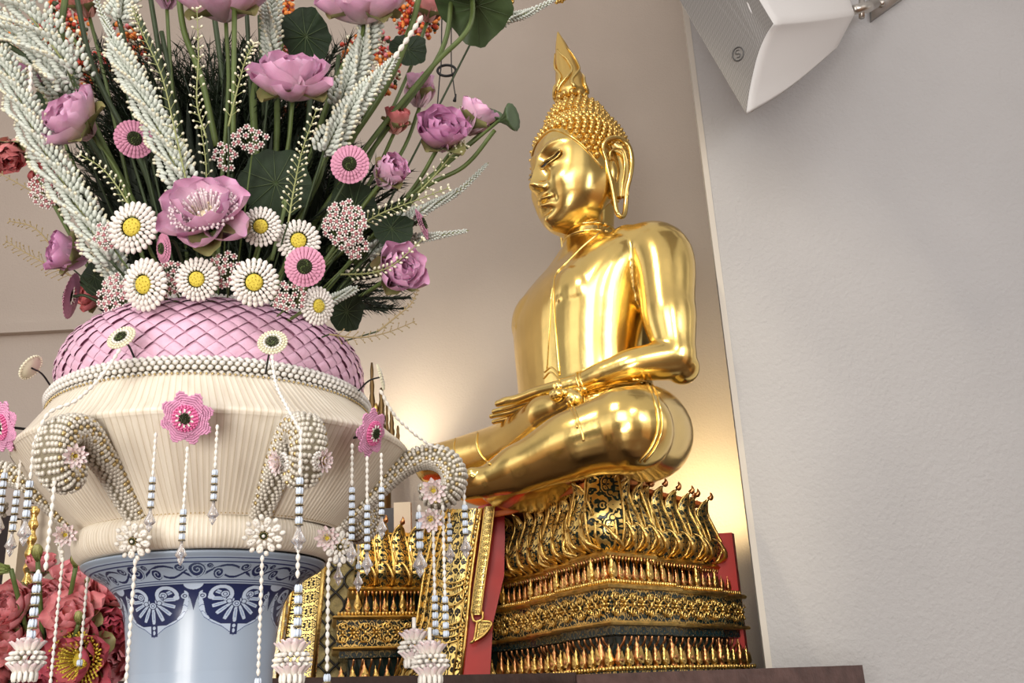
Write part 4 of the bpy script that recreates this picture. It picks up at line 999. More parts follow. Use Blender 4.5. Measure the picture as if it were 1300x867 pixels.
def down(loc, k=.0):                    # where a stem enters the arrangement
    d = Vector((loc.x-BASE.x, loc.y-BASE.y, 0)); d = d*.28; d.length = min(d.length, .12) if d.length > 0 else 0
    return BASE+d
def lotus(px, py, r, Y, ax, openness, M, label, group=None, stem=True, seedpod=True, sep=True, seed=0, name='lotus_flower', centre=None):
    P = at(px, py, Y); s = r*1.27*mpp(P); rnd = random.Random(int(px*7+py+seed)); R = frame(sdir(*ax), rnd.random()*6)
    p, c, s_ = lotus_mb(M, openness, sep, seedpod, rnd=rnd); A = sdir(*ax); Pb = P-A*s*.42
    T = thing(name, Pb, label, 'flower', group)
    part(settle(p, T, R, s), 'petals', T)
    if sep: part(settle(s_, T, R, s), 'sepals', T)
    if c.v:
        if centre:
            for i in range(len(c.mats)): c.mats[i] = centre
        part(settle(c, T, R, s), 'stamens', T)
    if stem:
        e = down(Pb); m1 = Pb-A*s*.8; stalk(T, [Pb, m1.lerp(Pb+(e-Pb)*.3, .5), Pb.lerp(e, .6), e], .0035)
    return T
def daisy_mb(rings, M, cM, tall=False):
    p = MB()
    for k, (n, r0, L, w, tilt) in enumerate(rings):
        for j in range(n):
            a = 2*PI*(j+.5*(k % 2))/n; rr = r0+L*.5; z = tilt
            R = Matrix.Rotation(a, 3, 'Z'); p.sphere((rr*math.cos(a), rr*math.sin(a), z), (L*.56, w*.5, w*.45), M, 7, 5, T=R)
    c = MB(); r = rings[-1][1]*.92
    c.lathe([(r, -.05), (r, .06), (r*.9, .12), (r*.5, .15), (.001, .16)], cM, 20)
    return p, c
WH = [(24, .72, .30, .22, -.06), (22, .54, .28, .19, .02), (19, .38, .22, .15, .09)]
def daisy(px, py, r, Y, ax, label, group='white bead daisies round the foot of the bouquet'):
    P = at(px, py, Y); s = r*mpp(P); R = frame(sdir(*ax)); T = thing('bead_daisy', P, label, 'flower', group); p, c = daisy_mb(WH, pbead, yellow)
    for j in range(24): a = 2*PI*j/24; p.sphere((.40*math.cos(a), .40*math.sin(a), .13), .022, stem_m, 4, 3)
    for j in range(14):
        a = j*2.4; q = .30*math.sqrt(j/14); c.sphere((q*math.cos(a), q*math.sin(a), .155), (.03, .03, .02), yelld, 5, 4)
    part(settle(p, T, R, s), 'petals', T); part(settle(c, T, R, s), 'centre', T); e = down(P); e.z = max(2.02, min(e.z, P.z-.01)); stalk(T, [P-sdir(*ax)*s*.1, P-sdir(*ax)*s*.6, e], .0025); return T
def gerbera(px, py, r, Y, ax, label, group='pink bead gerberas in the bouquet'):
    P = at(px, py, Y); s = r*mpp(P); R = frame(sdir(*ax)); T = thing('pink_gerbera', P, label, 'flower', group); p = MB()
    for k, (n, r0, r1, z) in enumerate([(26, .74, 1.0, -.04), (24, .56, .82, .03), (22, .38, .64, .10)]):
        for j in range(n):
            a0 = 2*PI*(j+.5*(k % 2))/n; h = PI/n*.86; V = []
            for rr, hh, zz in ((r0, h*.9, z), (r1*.93, h*.98, z+.015), (r1, h*.55, z-.01)):
                for u in (-1, 0, 1): V.append((rr*math.cos(a0+u*hh), rr*math.sin(a0+u*hh), zz+(.03 if u == 0 else 0)))
            p.add(V, [(0, 3, 4, 1), (1, 4, 5, 2), (3, 6, 7, 4), (4, 7, 8, 5)], gerb)
    p.lathe([(.4, -.10), (.8, -.08), (.98, -.05)], gerb, 26)
    c = MB(); c.lathe([(.40, .05), (.36, .16), (.25, .20), (.001, .2)], cdark, 18)
    for j in range(40):
        a = j*2.4; q = .34*math.sqrt(j/40); c.sphere((q*math.cos(a), q*math.sin(a), .2), (.04, .04, .05), cdark if j % 4 else stem_m, 5, 4)
    part(settle(p, T, R, s), 'petals', T); part(settle(c, T, R, s), 'centre', T); e = down(P); stalk(T, [P-sdir(*ax)*s*.1, P-sdir(*ax)*s*1.0, e], .0025, stem_d); return T
def cluster(px, py, rx, ry, Y, label, n=None, group='clusters of tiny rose and white blossom'):
    P = at(px, py, Y); k = mpp(P); T = thing('blossom_cluster', P, label, 'flower', group); mb = MB(); st = MB(); rnd = random.Random(int(px+py*3)); n = n or int(rx*ry/17)
    pts = []
    for _ in range(n*12):
        a = rnd.random()*2*PI; q = math.sqrt(rnd.random()); v = Vector((q*math.cos(a)*rx, q*math.sin(a)*ry, 0))
        if all((v-w).length > 6.6 for w in pts): pts.append(v)
        if len(pts) >= n: break
    for v in pts:
        d = (CR*v.x+CU*v.y)*k; bz = (1-(v.x/rx)**2*.5-(v.y/ry)**2*.5)*8*k; c = d-CF*bz; nn = (-CF*1.0+(CR*v.x/rx+CU*v.y/ry)*.6).normalized(); R = frame(nn, rnd.random()*3)
        mb.sphere(c, (1.9*k, 1.9*k, 1.9*k), rosy, 6, 4)
        for j in range(6):
            a = 2*PI*j/6; mb.sphere(c+R@Vector((math.cos(a)*3.5*k, math.sin(a)*3.5*k, .3*k)), 1.45*k, pbead, 6, 4)
            if j % 2: mb.sphere(c+R@Vector((math.cos(a+.5)*1.9*k, math.sin(a+.5)*1.9*k, .9*k)), 1.2*k, rosy, 5, 3)
        st.tube([c+CF*1.5*k, c*.2+CF*12*k-CU*ry*k*.6], .6*k, stem_m, 4, caps=False)
    part(mb, 'blossoms', T); st.tube([CF*12*k-CU*ry*k*.5, CF*12*k-CU*ry*k*.5+(down(P)-P)*.6], 1.2*k, stem_m, 5); part(st, 'stalks', T); return T
def spike(pts, w0, w1, label, group='long white bud spikes of the bouquet', M=None, tipbeads=0, dens=1.):
    Q = bez([at(*p) for p in pts], 14); T = thing('white_flower_spike', Q[0], label, 'flower', group); O = T.location; mb, st = MB(), MB(); M = M or spikew
    L = [0]
    for i in range(len(Q)-1): L.append(L[-1]+(Q[i+1]-Q[i]).length)
    k = mpp(Q[len(Q)//2]); st.tube([q-O for q in Q], [1.6*k*(1-.6*l/L[-1]) for l in L], spray_s, 6); s = 0; a0 = 0
    rnd = random.Random(int(pts[0][0]*3+pts[0][1]))
    while s < L[-1]*.985:
        i = max(j for j in range(len(Q)) if L[j] <= s); i = min(i, len(Q)-2); f = (s-L[i])/(L[i+1]-L[i]); c = Q[i].lerp(Q[i+1], f); t = (Q[i+1]-Q[i]).normalized(); q = s/L[-1]
        w = (w0+(w1-w0)*q)*k*.5*(1 if q < .9 else .8); up = t.orthogonal().normalized(); n = 6 if w > 6*k else 4; bl = max(3.0*k, min(w*.62, 8*k)); bw = bl*.36
        for j in range(n):
            a = a0+2*PI*j/n; d = up*math.cos(a)+t.cross(up)*math.sin(a); dd = (d*1.0+t*.75).normalized()
            for rr in ((.38, .85) if w > 9*k else (.6,)):
                pos = c+d*w*rr*(.9+.2*rnd.random())-O; R = frame(dd); mb.sphere(pos, (bw, bw, bl*.62), M, 6, 5, T=R)
                if rr > .7 and rnd.random() < .6: mb.sphere(pos+dd*bl*.75, (bw*.75, bw*.75, bl*.35), budc, 5, 4, T=R)
        s += max(bl*.85, 2.6*k)/dens; a0 += .9
    part(mb, 'buds', T); part(st, 'stalk', T); e = down(O); stalk(T, [O, O.lerp(e, .5)+Vector((0, .03, 0)), e+Vector((0, .03, 0))], .002, stem_d, 'stem', 5); return T
def beadtail(pts, r, label, group=None, name='bead_sprig', M=None, cat='flower'):
    Q = bez([at(*p) for p in pts], 10); T = thing(name, Q[0], label, cat, group); O = T.location; mb = MB(); chain(mb, [q-O for q in Q], r*mpp(Q[0]), M or white_b); part(mb, 'beads', T); return T
def chain(mb, Q, r, M, asp=1.75, taper=1.0, t0=0., t1=1.):
    L = [0]
    for i in range(len(Q)-1): L.append(L[-1]+(Q[i+1]-Q[i]).length)
    s = r*asp+t0*L[-1]; e = L[-1]*t1
    while s < e:
        i = min(max(j for j in range(len(Q)) if L[j] <= s), len(Q)-2); f = (s-L[i])/(L[i+1]-L[i]); c = Q[i].lerp(Q[i+1], f); t = (Q[i+1]-Q[i]).normalized(); R = frame(t)
        q = r*(1-(1-taper)*s/L[-1]); V = []
        pr = [(.02, -1.0), (.45, -.85), (.80, -.5), (1.0, -.05), (.86, .38), (.5, .75), (.30, 1.0)]
        mb.lathe([(a*q, z*q*asp) for a, z in pr], M, 8, T=TM(c, R)); s += q*asp*1.93
def spray(pts, w, label, group='thin sprays of cream berries', M=None, sm=None, n=14, r=1.9, name='berry_spray', bead=True):
    Q = bez([at(*p) for p in pts], 10); T = thing(name, Q[0], label, 'flower', group); O = T.location; mb, st = MB(), MB(); k = mpp(Q[len(Q)//2]); N_ = len(Q); sm = sm or spray_s
    st.tube([q-O for q in Q], [1.3*k*(1-.6*i/N_) for i in range(N_)], sm, 5); rnd = random.Random(int(pts[0][0]+pts[0][1]*5))
    for j in range(n):
        f = .08+.90*j/(n-1); x = f*(N_-1); i = min(int(x), N_-2); c = Q[i].lerp(Q[i+1], x-i); t = (Q[i+1]-Q[i]).normalized(); ln = w*k*(1.05-.6*f)*(.85+.3*rnd.random())
        side = t.cross(-CF).normalized()
        for s_ in (-1, 1):
            d = (side*s_*.8+t*.75-CF*(rnd.random()-.35)*.8).normalized(); e = c+d*ln; st.tube([c-O, c+d*ln*.5+t*ln*.05-O, e-O], .55*k, sm, 4, caps=False)
            if bead: mb.sphere(e-O, (r*k*.9, r*k*.9, r*k*1.15), M or budc, 7, 5, T=frame(d))
            if bead and w > 9 and rnd.random() < .5: e2 = c+(d+t*.5).normalized()*ln*.6; mb.sphere(e2-O, r*k*.7, M or budc, 6, 4)
    mb.sphere(Q[-1]-O, r*k, M or budc, 6, 5)
    part(mb, 'berries', T); part(st, 'twigs', T); e = down(O); stalk(T, [O, O.lerp(e, .5)+Vector((0, .03, 0)), e+Vector((0, .03, 0))], .0013, stem_d, 'stem', 5); return T
def green_stem(pts, r, label, M=None, name='bare_stalk', group='bare green lotus stems crossing the bouquet'):
    Q = bez([at(*p) for p in pts], 8); T = thing(name, Q[0], label, 'stem', group); mb = MB(); k = mpp(Q[len(Q)//2]); mb.tube([q-Q[0] for q in Q], r*k, M or stem_m, 8); part(mb, 'stalk', T); return T
def lotus_leaf(px, py, r, Y, ax, label, M=None, spin=0., fold=.2, st=None):
    P = at(px, py, Y); s = r*mpp(P); R = frame(sdir(*ax), spin); T = thing('lotus_leaf', P, label, 'leaf', 'round lotus leaves in the bouquet'); mb = MB(); rows, uv = [], []
    for i in range(9):
        q = i/8; row = []
        for j in range(49):
            a = 2*PI*j/48; rr = q*(1+.05*math.sin(5*a)+.03*math.sin(11*a)); row.append((rr*math.cos(a), rr*math.sin(a), fold*q*q*(math.cos(2*a)*.8+.3*math.sin(3*a+1))+.05*q*abs(math.sin(8*a))))
        rows.append(row)
    A = np.array(rows); mb.grid(A, M or leafd); part(settle(mb, T, R, s), 'blade', T)
    v = MB()
    for j in range(11):
        a = 2*PI*j/11; v.tube([(q*math.cos(a), q*math.sin(a), fold*q*q*(math.cos(2*a)*.8+.3*math.sin(3*a+1))+.012+.05*q*abs(math.sin(8*a))) for q in np.linspace(0, .96, 8)], [.02*(1-.7*q) for q in np.linspace(0, 1, 8)], vein, 4)
    part(settle(v, T, R, s), 'veins', T)
    if st: stalk(T, [P]+[at(*q) for q in st], .003)
    return T
# ================================================================== the bouquet
def bouquet():
    # dark fern mass behind everything
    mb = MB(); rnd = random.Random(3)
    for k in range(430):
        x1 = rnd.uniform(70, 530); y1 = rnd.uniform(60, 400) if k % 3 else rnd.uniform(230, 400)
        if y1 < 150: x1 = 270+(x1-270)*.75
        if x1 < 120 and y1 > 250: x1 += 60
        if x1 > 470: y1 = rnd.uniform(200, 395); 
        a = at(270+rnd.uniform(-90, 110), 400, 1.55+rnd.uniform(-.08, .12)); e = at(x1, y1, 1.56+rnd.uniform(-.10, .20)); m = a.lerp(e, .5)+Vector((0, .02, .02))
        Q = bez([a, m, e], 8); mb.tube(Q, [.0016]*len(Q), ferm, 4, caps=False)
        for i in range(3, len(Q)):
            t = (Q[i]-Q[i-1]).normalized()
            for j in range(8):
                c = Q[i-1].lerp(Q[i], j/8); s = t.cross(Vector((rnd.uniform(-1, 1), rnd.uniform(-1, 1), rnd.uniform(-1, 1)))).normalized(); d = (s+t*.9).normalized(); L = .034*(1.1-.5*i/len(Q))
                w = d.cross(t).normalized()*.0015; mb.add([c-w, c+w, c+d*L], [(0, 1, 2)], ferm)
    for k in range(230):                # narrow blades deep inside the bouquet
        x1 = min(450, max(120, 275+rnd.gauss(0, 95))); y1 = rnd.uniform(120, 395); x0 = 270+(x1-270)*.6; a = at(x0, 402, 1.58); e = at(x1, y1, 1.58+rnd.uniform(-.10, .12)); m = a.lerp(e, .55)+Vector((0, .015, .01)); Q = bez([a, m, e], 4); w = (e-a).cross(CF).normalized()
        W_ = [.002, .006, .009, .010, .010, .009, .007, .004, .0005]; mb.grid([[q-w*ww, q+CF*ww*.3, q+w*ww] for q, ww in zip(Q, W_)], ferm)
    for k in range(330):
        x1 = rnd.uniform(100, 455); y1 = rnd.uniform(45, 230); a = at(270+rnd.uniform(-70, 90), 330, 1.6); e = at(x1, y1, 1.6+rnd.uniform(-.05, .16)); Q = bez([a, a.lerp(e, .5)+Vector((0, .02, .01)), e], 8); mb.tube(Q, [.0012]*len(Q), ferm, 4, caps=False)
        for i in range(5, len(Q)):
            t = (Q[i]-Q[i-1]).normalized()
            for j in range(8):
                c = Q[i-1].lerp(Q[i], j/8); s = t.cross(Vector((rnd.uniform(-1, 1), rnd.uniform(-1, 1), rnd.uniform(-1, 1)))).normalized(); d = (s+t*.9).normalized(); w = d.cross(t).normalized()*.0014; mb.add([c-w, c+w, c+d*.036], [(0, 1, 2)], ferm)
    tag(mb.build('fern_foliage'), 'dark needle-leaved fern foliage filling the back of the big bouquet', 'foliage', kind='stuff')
    # stems gathered behind the blossoms
    GS = [([(172, 262, 1.42), (120, 160, 1.40), (80, 60, 1.38), (84, -15, 1.36)], 4.2, 'long olive stem curving up past the pink gerbera near the corner spikes'),
          ([(275, 185, 1.42), (256, 100, 1.40), (234, 40, 1.38), (226, -15, 1.36)], 4.0, 'olive stem leaning over the white spike towards the top lotus'),
          ([(296, 170, 1.36), (297, 80, 1.35), (298, -15, 1.34)], 3.4, 'straight upright green stem rising beside the top middle lotus'),
          ([(200, 300, 1.5), (185, 220, 1.48), (120, 90, 1.46), (95, -15, 1.44)], 3.6, 'shaded green stem behind the long white spike'),
          ([(180, 280, 1.5), (60, 100, 1.46), (-15, 40, 1.44)], 3.6, 'dark green stem slanting to the upper corner of the photo'),
          ([(390, 260, 1.5), (440, 130, 1.46), (470, 60, 1.44)], 4.0, 'green stem rising to the lotus at the top beside the bead tail'),
          ([(370, 280, 1.52), (420, 120, 1.48), (455, 50, 1.46)], 4.0, 'green stem close behind its twin under the top lotus'),
          ([(430, 200, 1.48), (490, 110, 1.46), (520, 40, 1.44), (535, -15, 1.42)], 3.8, 'green stem crossing the white spike pair to the top edge'),
          ([(380, 310, 1.5), (470, 180, 1.50), (548, 85, 1.50), (595, 35, 1.5), (600, -15, 1.5)], 3.4, 'pale green stem sweeping to the upper folded leaf'),
          ([(395, 300, 1.52), (490, 165, 1.52), (560, 65, 1.52), (575, -15, 1.52)], 3.4, 'green stem just behind the sweeping pale stem'),
          ([(450, 335, 1.52), (530, 245, 1.5), (590, 210, 1.48), (628, 165, 1.47)], 2.8, 'thin green stem arching to the funnel-shaped pod'),
          ([(340, 300, 1.54), (352, 150, 1.52), (340, -15, 1.5)], 4.0, 'grey green stem behind the open mauve lotus'),
          ([(330, 240, 1.5), (322, 120, 1.48), (345, 60, 1.47), (350, -15, 1.46)], 4.6, 'thick pale grey stem between the top lotuses'),
          ([(320, 360, 1.5), (400, 240, 1.48), (415, 175, 1.47), (440, 120, 1.46)], 2.8, 'slender stem behind the berry spray in the middle'),
          ([(345, 330, 1.36), (362, 260, 1.36), (358, 258, 1.36)], 2.6, 'short pale stem rising between two daisies'),
          ([(240, 250, 1.5), (215, 120, 1.48), (175, 20, 1.46)], 4.4, 'dark stem beside the upper berry spray')]
    for x0, x1, y1, r in ((215, 150, 20, 3.2), (300, 268, -10, 3.6), (315, 312, -10, 3), (330, 330, 20, 3.4), (350, 372, 30, 3.2), (365, 398, 60, 3.6), (250, 205, 40, 3.2), (385, 430, 70, 3), (230, 190, -10, 3.4), (400, 452, 90, 3)):
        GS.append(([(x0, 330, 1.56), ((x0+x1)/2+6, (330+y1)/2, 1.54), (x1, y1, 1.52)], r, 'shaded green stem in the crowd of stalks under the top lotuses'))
    for p, r, lab in GS: green_stem(p, r, lab, stem_m if 'dark' not in lab and 'shaded' not in lab else stem_d)  # shaded stems take the darker green: their shade is put into colour
    LT = [(370, 100, 54, 1.36, (.05, .80, .45), .75, lotus_pink, 'wide open mauve pink lotus in the upper middle of the bouquet'),
          (282, -2, 56, 1.36, (-.05, .9, .40), .75, lotus_pink, 'open pink lotus cut by the top edge above the upright stem'),
          (462, 0, 56, 1.40, (.05, .9, .35), .80, lotus_pink, 'large open pink lotus at the top with pale green sepals'),
          (97, 155, 50, 1.34, (-.45, .45, .55), .48, lotus_pink, 'cupped pink lotus at the side beside the long olive stem'),
          (259, 268, 58, 1.24, (.0, .62, .72), .85, lotus_pink, 'fully open pink lotus with white stamens low in front of the bouquet'),
          (492, 222, 36, 1.42, (.55, .45, .6), .12, lotus_pink, 'plump half closed pink lotus beside the pink gerbera'),
          (560, 172, 44, 1.44, (.25, .55, .60), .45, lotus_mauve, 'deep mauve lotus opening under the black cord ring'),
          (600, 152, 38, 1.50, (.5, .75, .15), .20, lotus_pink, 'closed pink lotus beside the funnel-shaped pod'),
          (533, 118, 34, 1.56, (.05, .9, .2), .08, lotus_pink, 'slim upright pink lotus bud beside the black cord'),
          (503, 156, 27, 1.52, (.25, .8, .35), .22, salmon, 'small salmon lotus bud between the white spikes and mauve lotus'),
          (90, 322, 40, 1.40, (-.75, .15, .55), .22, lotus_mauve, 'closed mauve lotus low on the wall side of the bouquet'),
          (503, 345, 44, 1.44, (.45, .25, .6), .35, lotus_pink, 'pink lotus hanging out low beside the lilac wall glow'),
          (122, 372, 32, 1.56, (-.5, .1, .6), .30, salmon, 'shaded salmon lotus under the closed mauve one'),
          (42, 90, 30, 1.56, (-.2, .7, .5), .12, lotus_mauve, 'shaded mauve bud behind the corner spikes'),
          (12, 190, 34, 1.56, (.2, -.7, .5), .15, salmon, 'drooping salmon bud with green sepals at the picture edge'),
          (108, 4, 34, 1.54, (-.1, .8, .5), .25, salmon, 'salmon lotus cut by the top edge beside the curving olive stem'),
          (212, -6, 32, 1.50, (.1, .9, .3), .20, lotus_mauve, 'small mauve lotus cut by the top edge beside the tapering spike tip'),
          (545, 12, 30, 1.60, (.2, .8, .4), .30, coral, 'red pink lotus behind the bead tail at the top'),
          (62, 228, 28, 1.60, (-.3, .2, .7), .3, salmon, 'pale salmon lotus behind the white spike on the wall side')]
    for i, (x, y, r, Y, ax, op, M, lab) in enumerate(LT): lotus(x, y, r, Y, ax, op, M, lab, 'pink lotuses of the bouquet')
    for x, y, r, Y, ax, lab in [(168, 288, 34, 1.26, (-.15, .15, .95), 'white daisy with yellow centre beside the small tilted gerbera'),
            (183, 361, 34, 1.25, (-.35, .0, .9), 'white daisy with large yellow centre at the wall end of the lower row'),
            (250, 354, 28, 1.25, (-.02, .02, 1), 'white daisy in the lower row under the fully open lotus'),
            (323, 358, 31, 1.25, (.05, .0, 1), 'white daisy in the lower row beside the round pink gerbera'),
            (331, 287, 26, 1.28, (.05, .1, .95), 'white daisy tucked at the sepals of the fully open lotus'),
            (379, 305, 28, 1.31, (.25, .15, .9), 'white daisy half hidden behind the round pink gerbera'),
            (404, 388, 25, 1.29, (.72, .0, .68), 'white daisy turned aside at the far end of the lower row')]: daisy(x, y, r, Y, ax, lab)
    for x, y, r, Y, ax, lab in [(170, 176, 25, 1.36, (.55, .1, .75), 'tilted pink gerbera beside the cupped pink lotus'),
            (444, 208, 25, 1.38, (0, .05, 1), 'round pink gerbera facing out beside the plump closed lotus'),
            (387, 338, 26, 1.24, (.05, .0, 1), 'round pink gerbera low in front among the daisies'),
            (207, 315, 20, 1.27, (-.6, -.05, .6), 'small pink gerbera tilted between two white daisies'),
            (536, 284, 21, 1.5, (.93, .35, .1), 'pink gerbera seen from the side beside the outer white spikes'),
            (90, 375, 30, 1.45, (-.95, .18, .12), 'pink gerbera seen edge-on under the closed mauve lotus')]: gerbera(x, y, r, Y, ax, lab)
    for x, y, rx, ry, Y, lab in [(318, 176, 22, 16, 1.36, 'rose and white blossom cluster under the wide open mauve lotus'), (286, 200, 14, 18, 1.37, 'small blossom cluster above the fully open lotus'),
            (438, 285, 26, 30, 1.34, 'large blossom cluster between gerbera and low pink lotus'), (452, 312, 14, 18, 1.36, 'narrow blossom cluster at the lower edge of the large one'), (288, 342, 20, 22, 1.27, 'blossom cluster between two daisies of the lower row'),
            (216, 352, 20, 22, 1.27, 'blossom cluster beside the daisy under the open lotus'), (62, 240, 24, 24, 1.42, 'blossom cluster against the wall side white spike'), (368, 376, 22, 18, 1.27, 'blossom cluster below the low round gerbera'),
            (147, 378, 20, 30, 1.33, 'blossom cluster at the wall end of the daisy row'), (135, 300, 14, 16, 1.3, 'blossom cluster peeping out behind the first daisy')]: cluster(x, y, rx, ry, Y, lab)
    for p, w0, w1, lab in [([(232, 232, 1.32), (195, 150, 1.32), (160, 85, 1.32), (142, 45, 1.32)], 44, 26, 'broad white flower spike running up the middle of the wall side'),
            ([(142, 45, 1.318), (128, 15, 1.315), (118, -12, 1.31)], 14, 9, 'tapering white bud tip above the broad spike'),
            ([(140, 330, 1.34), (95, 255, 1.34), (50, 180, 1.34), (18, 110, 1.35), (-8, 60, 1.36)], 44, 40, 'long white spike along the wall edge of the bouquet'),
            ([(92, 96, 1.33), (60, 48, 1.32), (25, 5, 1.31), (-10, -28, 1.30)], 62, 60, 'thick white spike filling the upper corner'),
            ([(78, 118, 1.46), (40, 60, 1.45), (-8, 25, 1.44)], 46, 40, 'rosy shaded spike behind the thick corner one'),
            ([(160, 372, 1.38), (138, 320, 1.38), (118, 290, 1.38)], 34, 26, 'short white spike behind the first daisies'),
            ([(412, 190, 1.40), (445, 140, 1.40), (480, 100, 1.40), (506, 68, 1.40)], 40, 13, 'white spike ending in the curved bead tail'),
            ([(430, 130, 1.44), (455, 80, 1.44), (472, 30, 1.44), (480, 8, 1.44)], 34, 26, 'white spike rising behind the one with the bead tail'),
            ([(470, 318, 1.5), (520, 304, 1.52), (560, 298, 1.53), (595, 292, 1.54)], 26, 6, 'white spike reaching out level over the low pink lotus'),
            ([(505, 285, 1.5), (545, 262, 1.52), (585, 240, 1.53), (620, 206, 1.54)], 22, 5, 'white spike rising outward over the side-on gerbera'),
            ([(608, 34, 1.6), (640, 24, 1.61), (670, 16, 1.62), (706, -2, 1.63)], 24, 6, 'cream spike pointing past the folded leaf towards the gilt spire'),
            ([(345, 72, 1.45), (344, 35, 1.44), (346, -12, 1.43)], 24, 22, 'white spike of paired buds between the top lotuses'),
            ([(395, 392, 1.36), (430, 376, 1.38), (455, 365, 1.4)], 20, 14, 'grey white spike low beside the turned daisy'),
            ([(152, 22, 1.33), (158, 0, 1.33), (160, -15, 1.33)], 36, 30, 'white tuft cut by the top edge beside the bud tip')]: spike(p, w0, w1, lab)
    beadtail([(500, 74, 1.395), (515, 52, 1.395), (527, 34, 1.395), (536, 20, 1.395)], 3.6, 'curved tail of white beads tipping the spike below the top lotus')
    beadtail([(38, 82, 1.30), (39, 98, 1.30), (38, 116, 1.30)], 3.0, 'short hanging row of white beads in front of the shaded mauve bud')
    for p, w, n, lab in [([(240, 245, 1.30), (222, 165, 1.29), (205, 95, 1.28), (180, 40, 1.27), (168, 8, 1.27)], 15, 22, 'tall cream berry spray over the broad white spike'),
            ([(262, 175, 1.31), (250, 130, 1.31), (252, 70, 1.30), (250, 10, 1.3)], 13, 14, 'cream berry spray under the top edge lotus'),
            ([(290, 160, 1.31), (302, 110, 1.31), (312, 75, 1.30), (322, 55, 1.30)], 13, 12, 'cream berry spray beside the wide open mauve lotus'),
            ([(366, 282, 1.27), (374, 235, 1.27), (384, 190, 1.26), (402, 138, 1.26)], 15, 16, 'cream berry spray rising in front of the dark leaf'),
            ([(165, 262, 1.30), (148, 235, 1.30), (128, 212, 1.30), (102, 196, 1.30)], 11, 10, 'short berry spray under the cupped pink lotus'),
            ([(450, 290, 1.40), (485, 270, 1.40), (525, 255, 1.42), (570, 238, 1.43)], 12, 14, 'berry spray crossing to the outer rising spike'),
            ([(530, 245, 1.45), (552, 222, 1.45), (575, 195, 1.45), (590, 184, 1.45)], 12, 8, 'berry spray in front of the deep mauve lotus'),
            ([(432, 348, 1.38), (470, 346, 1.39), (500, 335, 1.40), (538, 302, 1.41)], 8, 14, 'fine berry spray lying over the low pink lotus'),
            ([(255, 300, 1.34), (262, 220, 1.34), (255, 160, 1.34)], 11, 10, 'berry spray shaded behind the fully open lotus')]: spray(p, w, lab, n=n)
    for p, w, n, lab in [([(418, 424, 1.36), (455, 428, 1.38), (490, 422, 1.40), (526, 408, 1.42)], 12, 11, 'dark twig with fine hooks stretching low towards the wall glow'),
            ([(480, 420, 1.40), (505, 400, 1.42), (522, 385, 1.43), (530, 368, 1.44)], 5, 10, 'pale knotted twig rising from the dark hooked one'),
            ([(95, 352, 1.46), (50, 330, 1.47), (8, 306, 1.48)], 16, 14, 'tan bushy twig reaching to the wall under the spike'),
            ([(78, 328, 1.46), (45, 290, 1.47), (12, 280, 1.48)], 9, 10, 'tan forked twig above the bushy one'),
            ([(90, 270, 1.46), (40, 242, 1.47), (-8, 215, 1.48)], 8, 10, 'thin tan twig below the drooping salmon bud')]: spray(p, w, lab, 'tan twigs at the edges of the bouquet', twig_m, twig_m, n, 1.1, 'tan_twig')
    lotus_leaf(350, 232, 46, 1.42, (.1, .1, .95), 'dark round lotus leaf behind the middle berry spray', spin=.5)
    lotus_leaf(388, 46, 36, 1.50, (.5, .1, .7), 'dark lotus leaf under the top pink lotus', spin=1.3)
    lotus_leaf(450, 262, 34, 1.46, (.5, .1, .8), 'dark lotus leaf under the plump closed lotus', spin=2)
    lotus_leaf(497, 290, 28, 1.47, (.3, .5, .8), 'small serrated dark leaf beside the large blossom cluster', spin=.2)
    lotus_leaf(606, 6, 48, 1.52, (.25, -.75, .55), 'grey green lotus leaf folded at the top edge beside the cream spike', leafm, 2.4, .6)
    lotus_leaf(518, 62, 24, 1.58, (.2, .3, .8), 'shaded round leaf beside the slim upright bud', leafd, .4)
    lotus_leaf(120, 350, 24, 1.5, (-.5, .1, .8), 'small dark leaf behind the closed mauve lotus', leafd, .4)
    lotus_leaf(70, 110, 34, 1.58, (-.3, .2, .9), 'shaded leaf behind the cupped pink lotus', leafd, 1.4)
    lotus_leaf(440, 395, 26, 1.48, (.6, -.1, .8), 'dark leaf drooping over the rim beside the turned daisy', leafd, 1.4)
    for x, y, r, Y, ax, lab in [(648, 149, 18, 1.47, (.85, .15, .45), 'funnel-shaped green pod at the end of the arching stem'), (626, 146, 15, 1.5, (.3, .7, .4), 'funnel-shaped green pod behind the closed pink lotus')]:
        P = at(x, y, Y); s = r*mpp(P); T = thing('lotus_pod', P-sdir(*ax)*s, lab, 'seed pod', 'green seed pods of the bouquet'); mb = MB()
        prof = [(.10, 0), (.18, .25), (.45, .65), (.85, 1.0), (1.0, 1.18), (.97, 1.24), (.6, 1.2), (.001, 1.18)]
        rows = [[(rr*math.cos(a)*(1+.03*math.sin(12*a)), rr*math.sin(a)*(1+.03*math.sin(12*a)), z) for a in np.linspace(0, 2*PI, 49)[:-1]] for rr, z in prof]
        mb.grid(rows, leafm, closev=True); part(settle(mb, T, frame(sdir(*ax)), s), 'funnel', T); stalk(T, [T.location, T.location.lerp(BASE, .5), BASE], .003)
        vm = MB()
        for j in range(16):
            a = 2*PI*j/16; vm.tube([(rr*1.02*math.cos(a), rr*1.02*math.sin(a), z) for rr, z in prof[1:5]], .014, stem_d, 4)
        part(settle(vm, T, frame(sdir(*ax)), s), 'ribs', T)
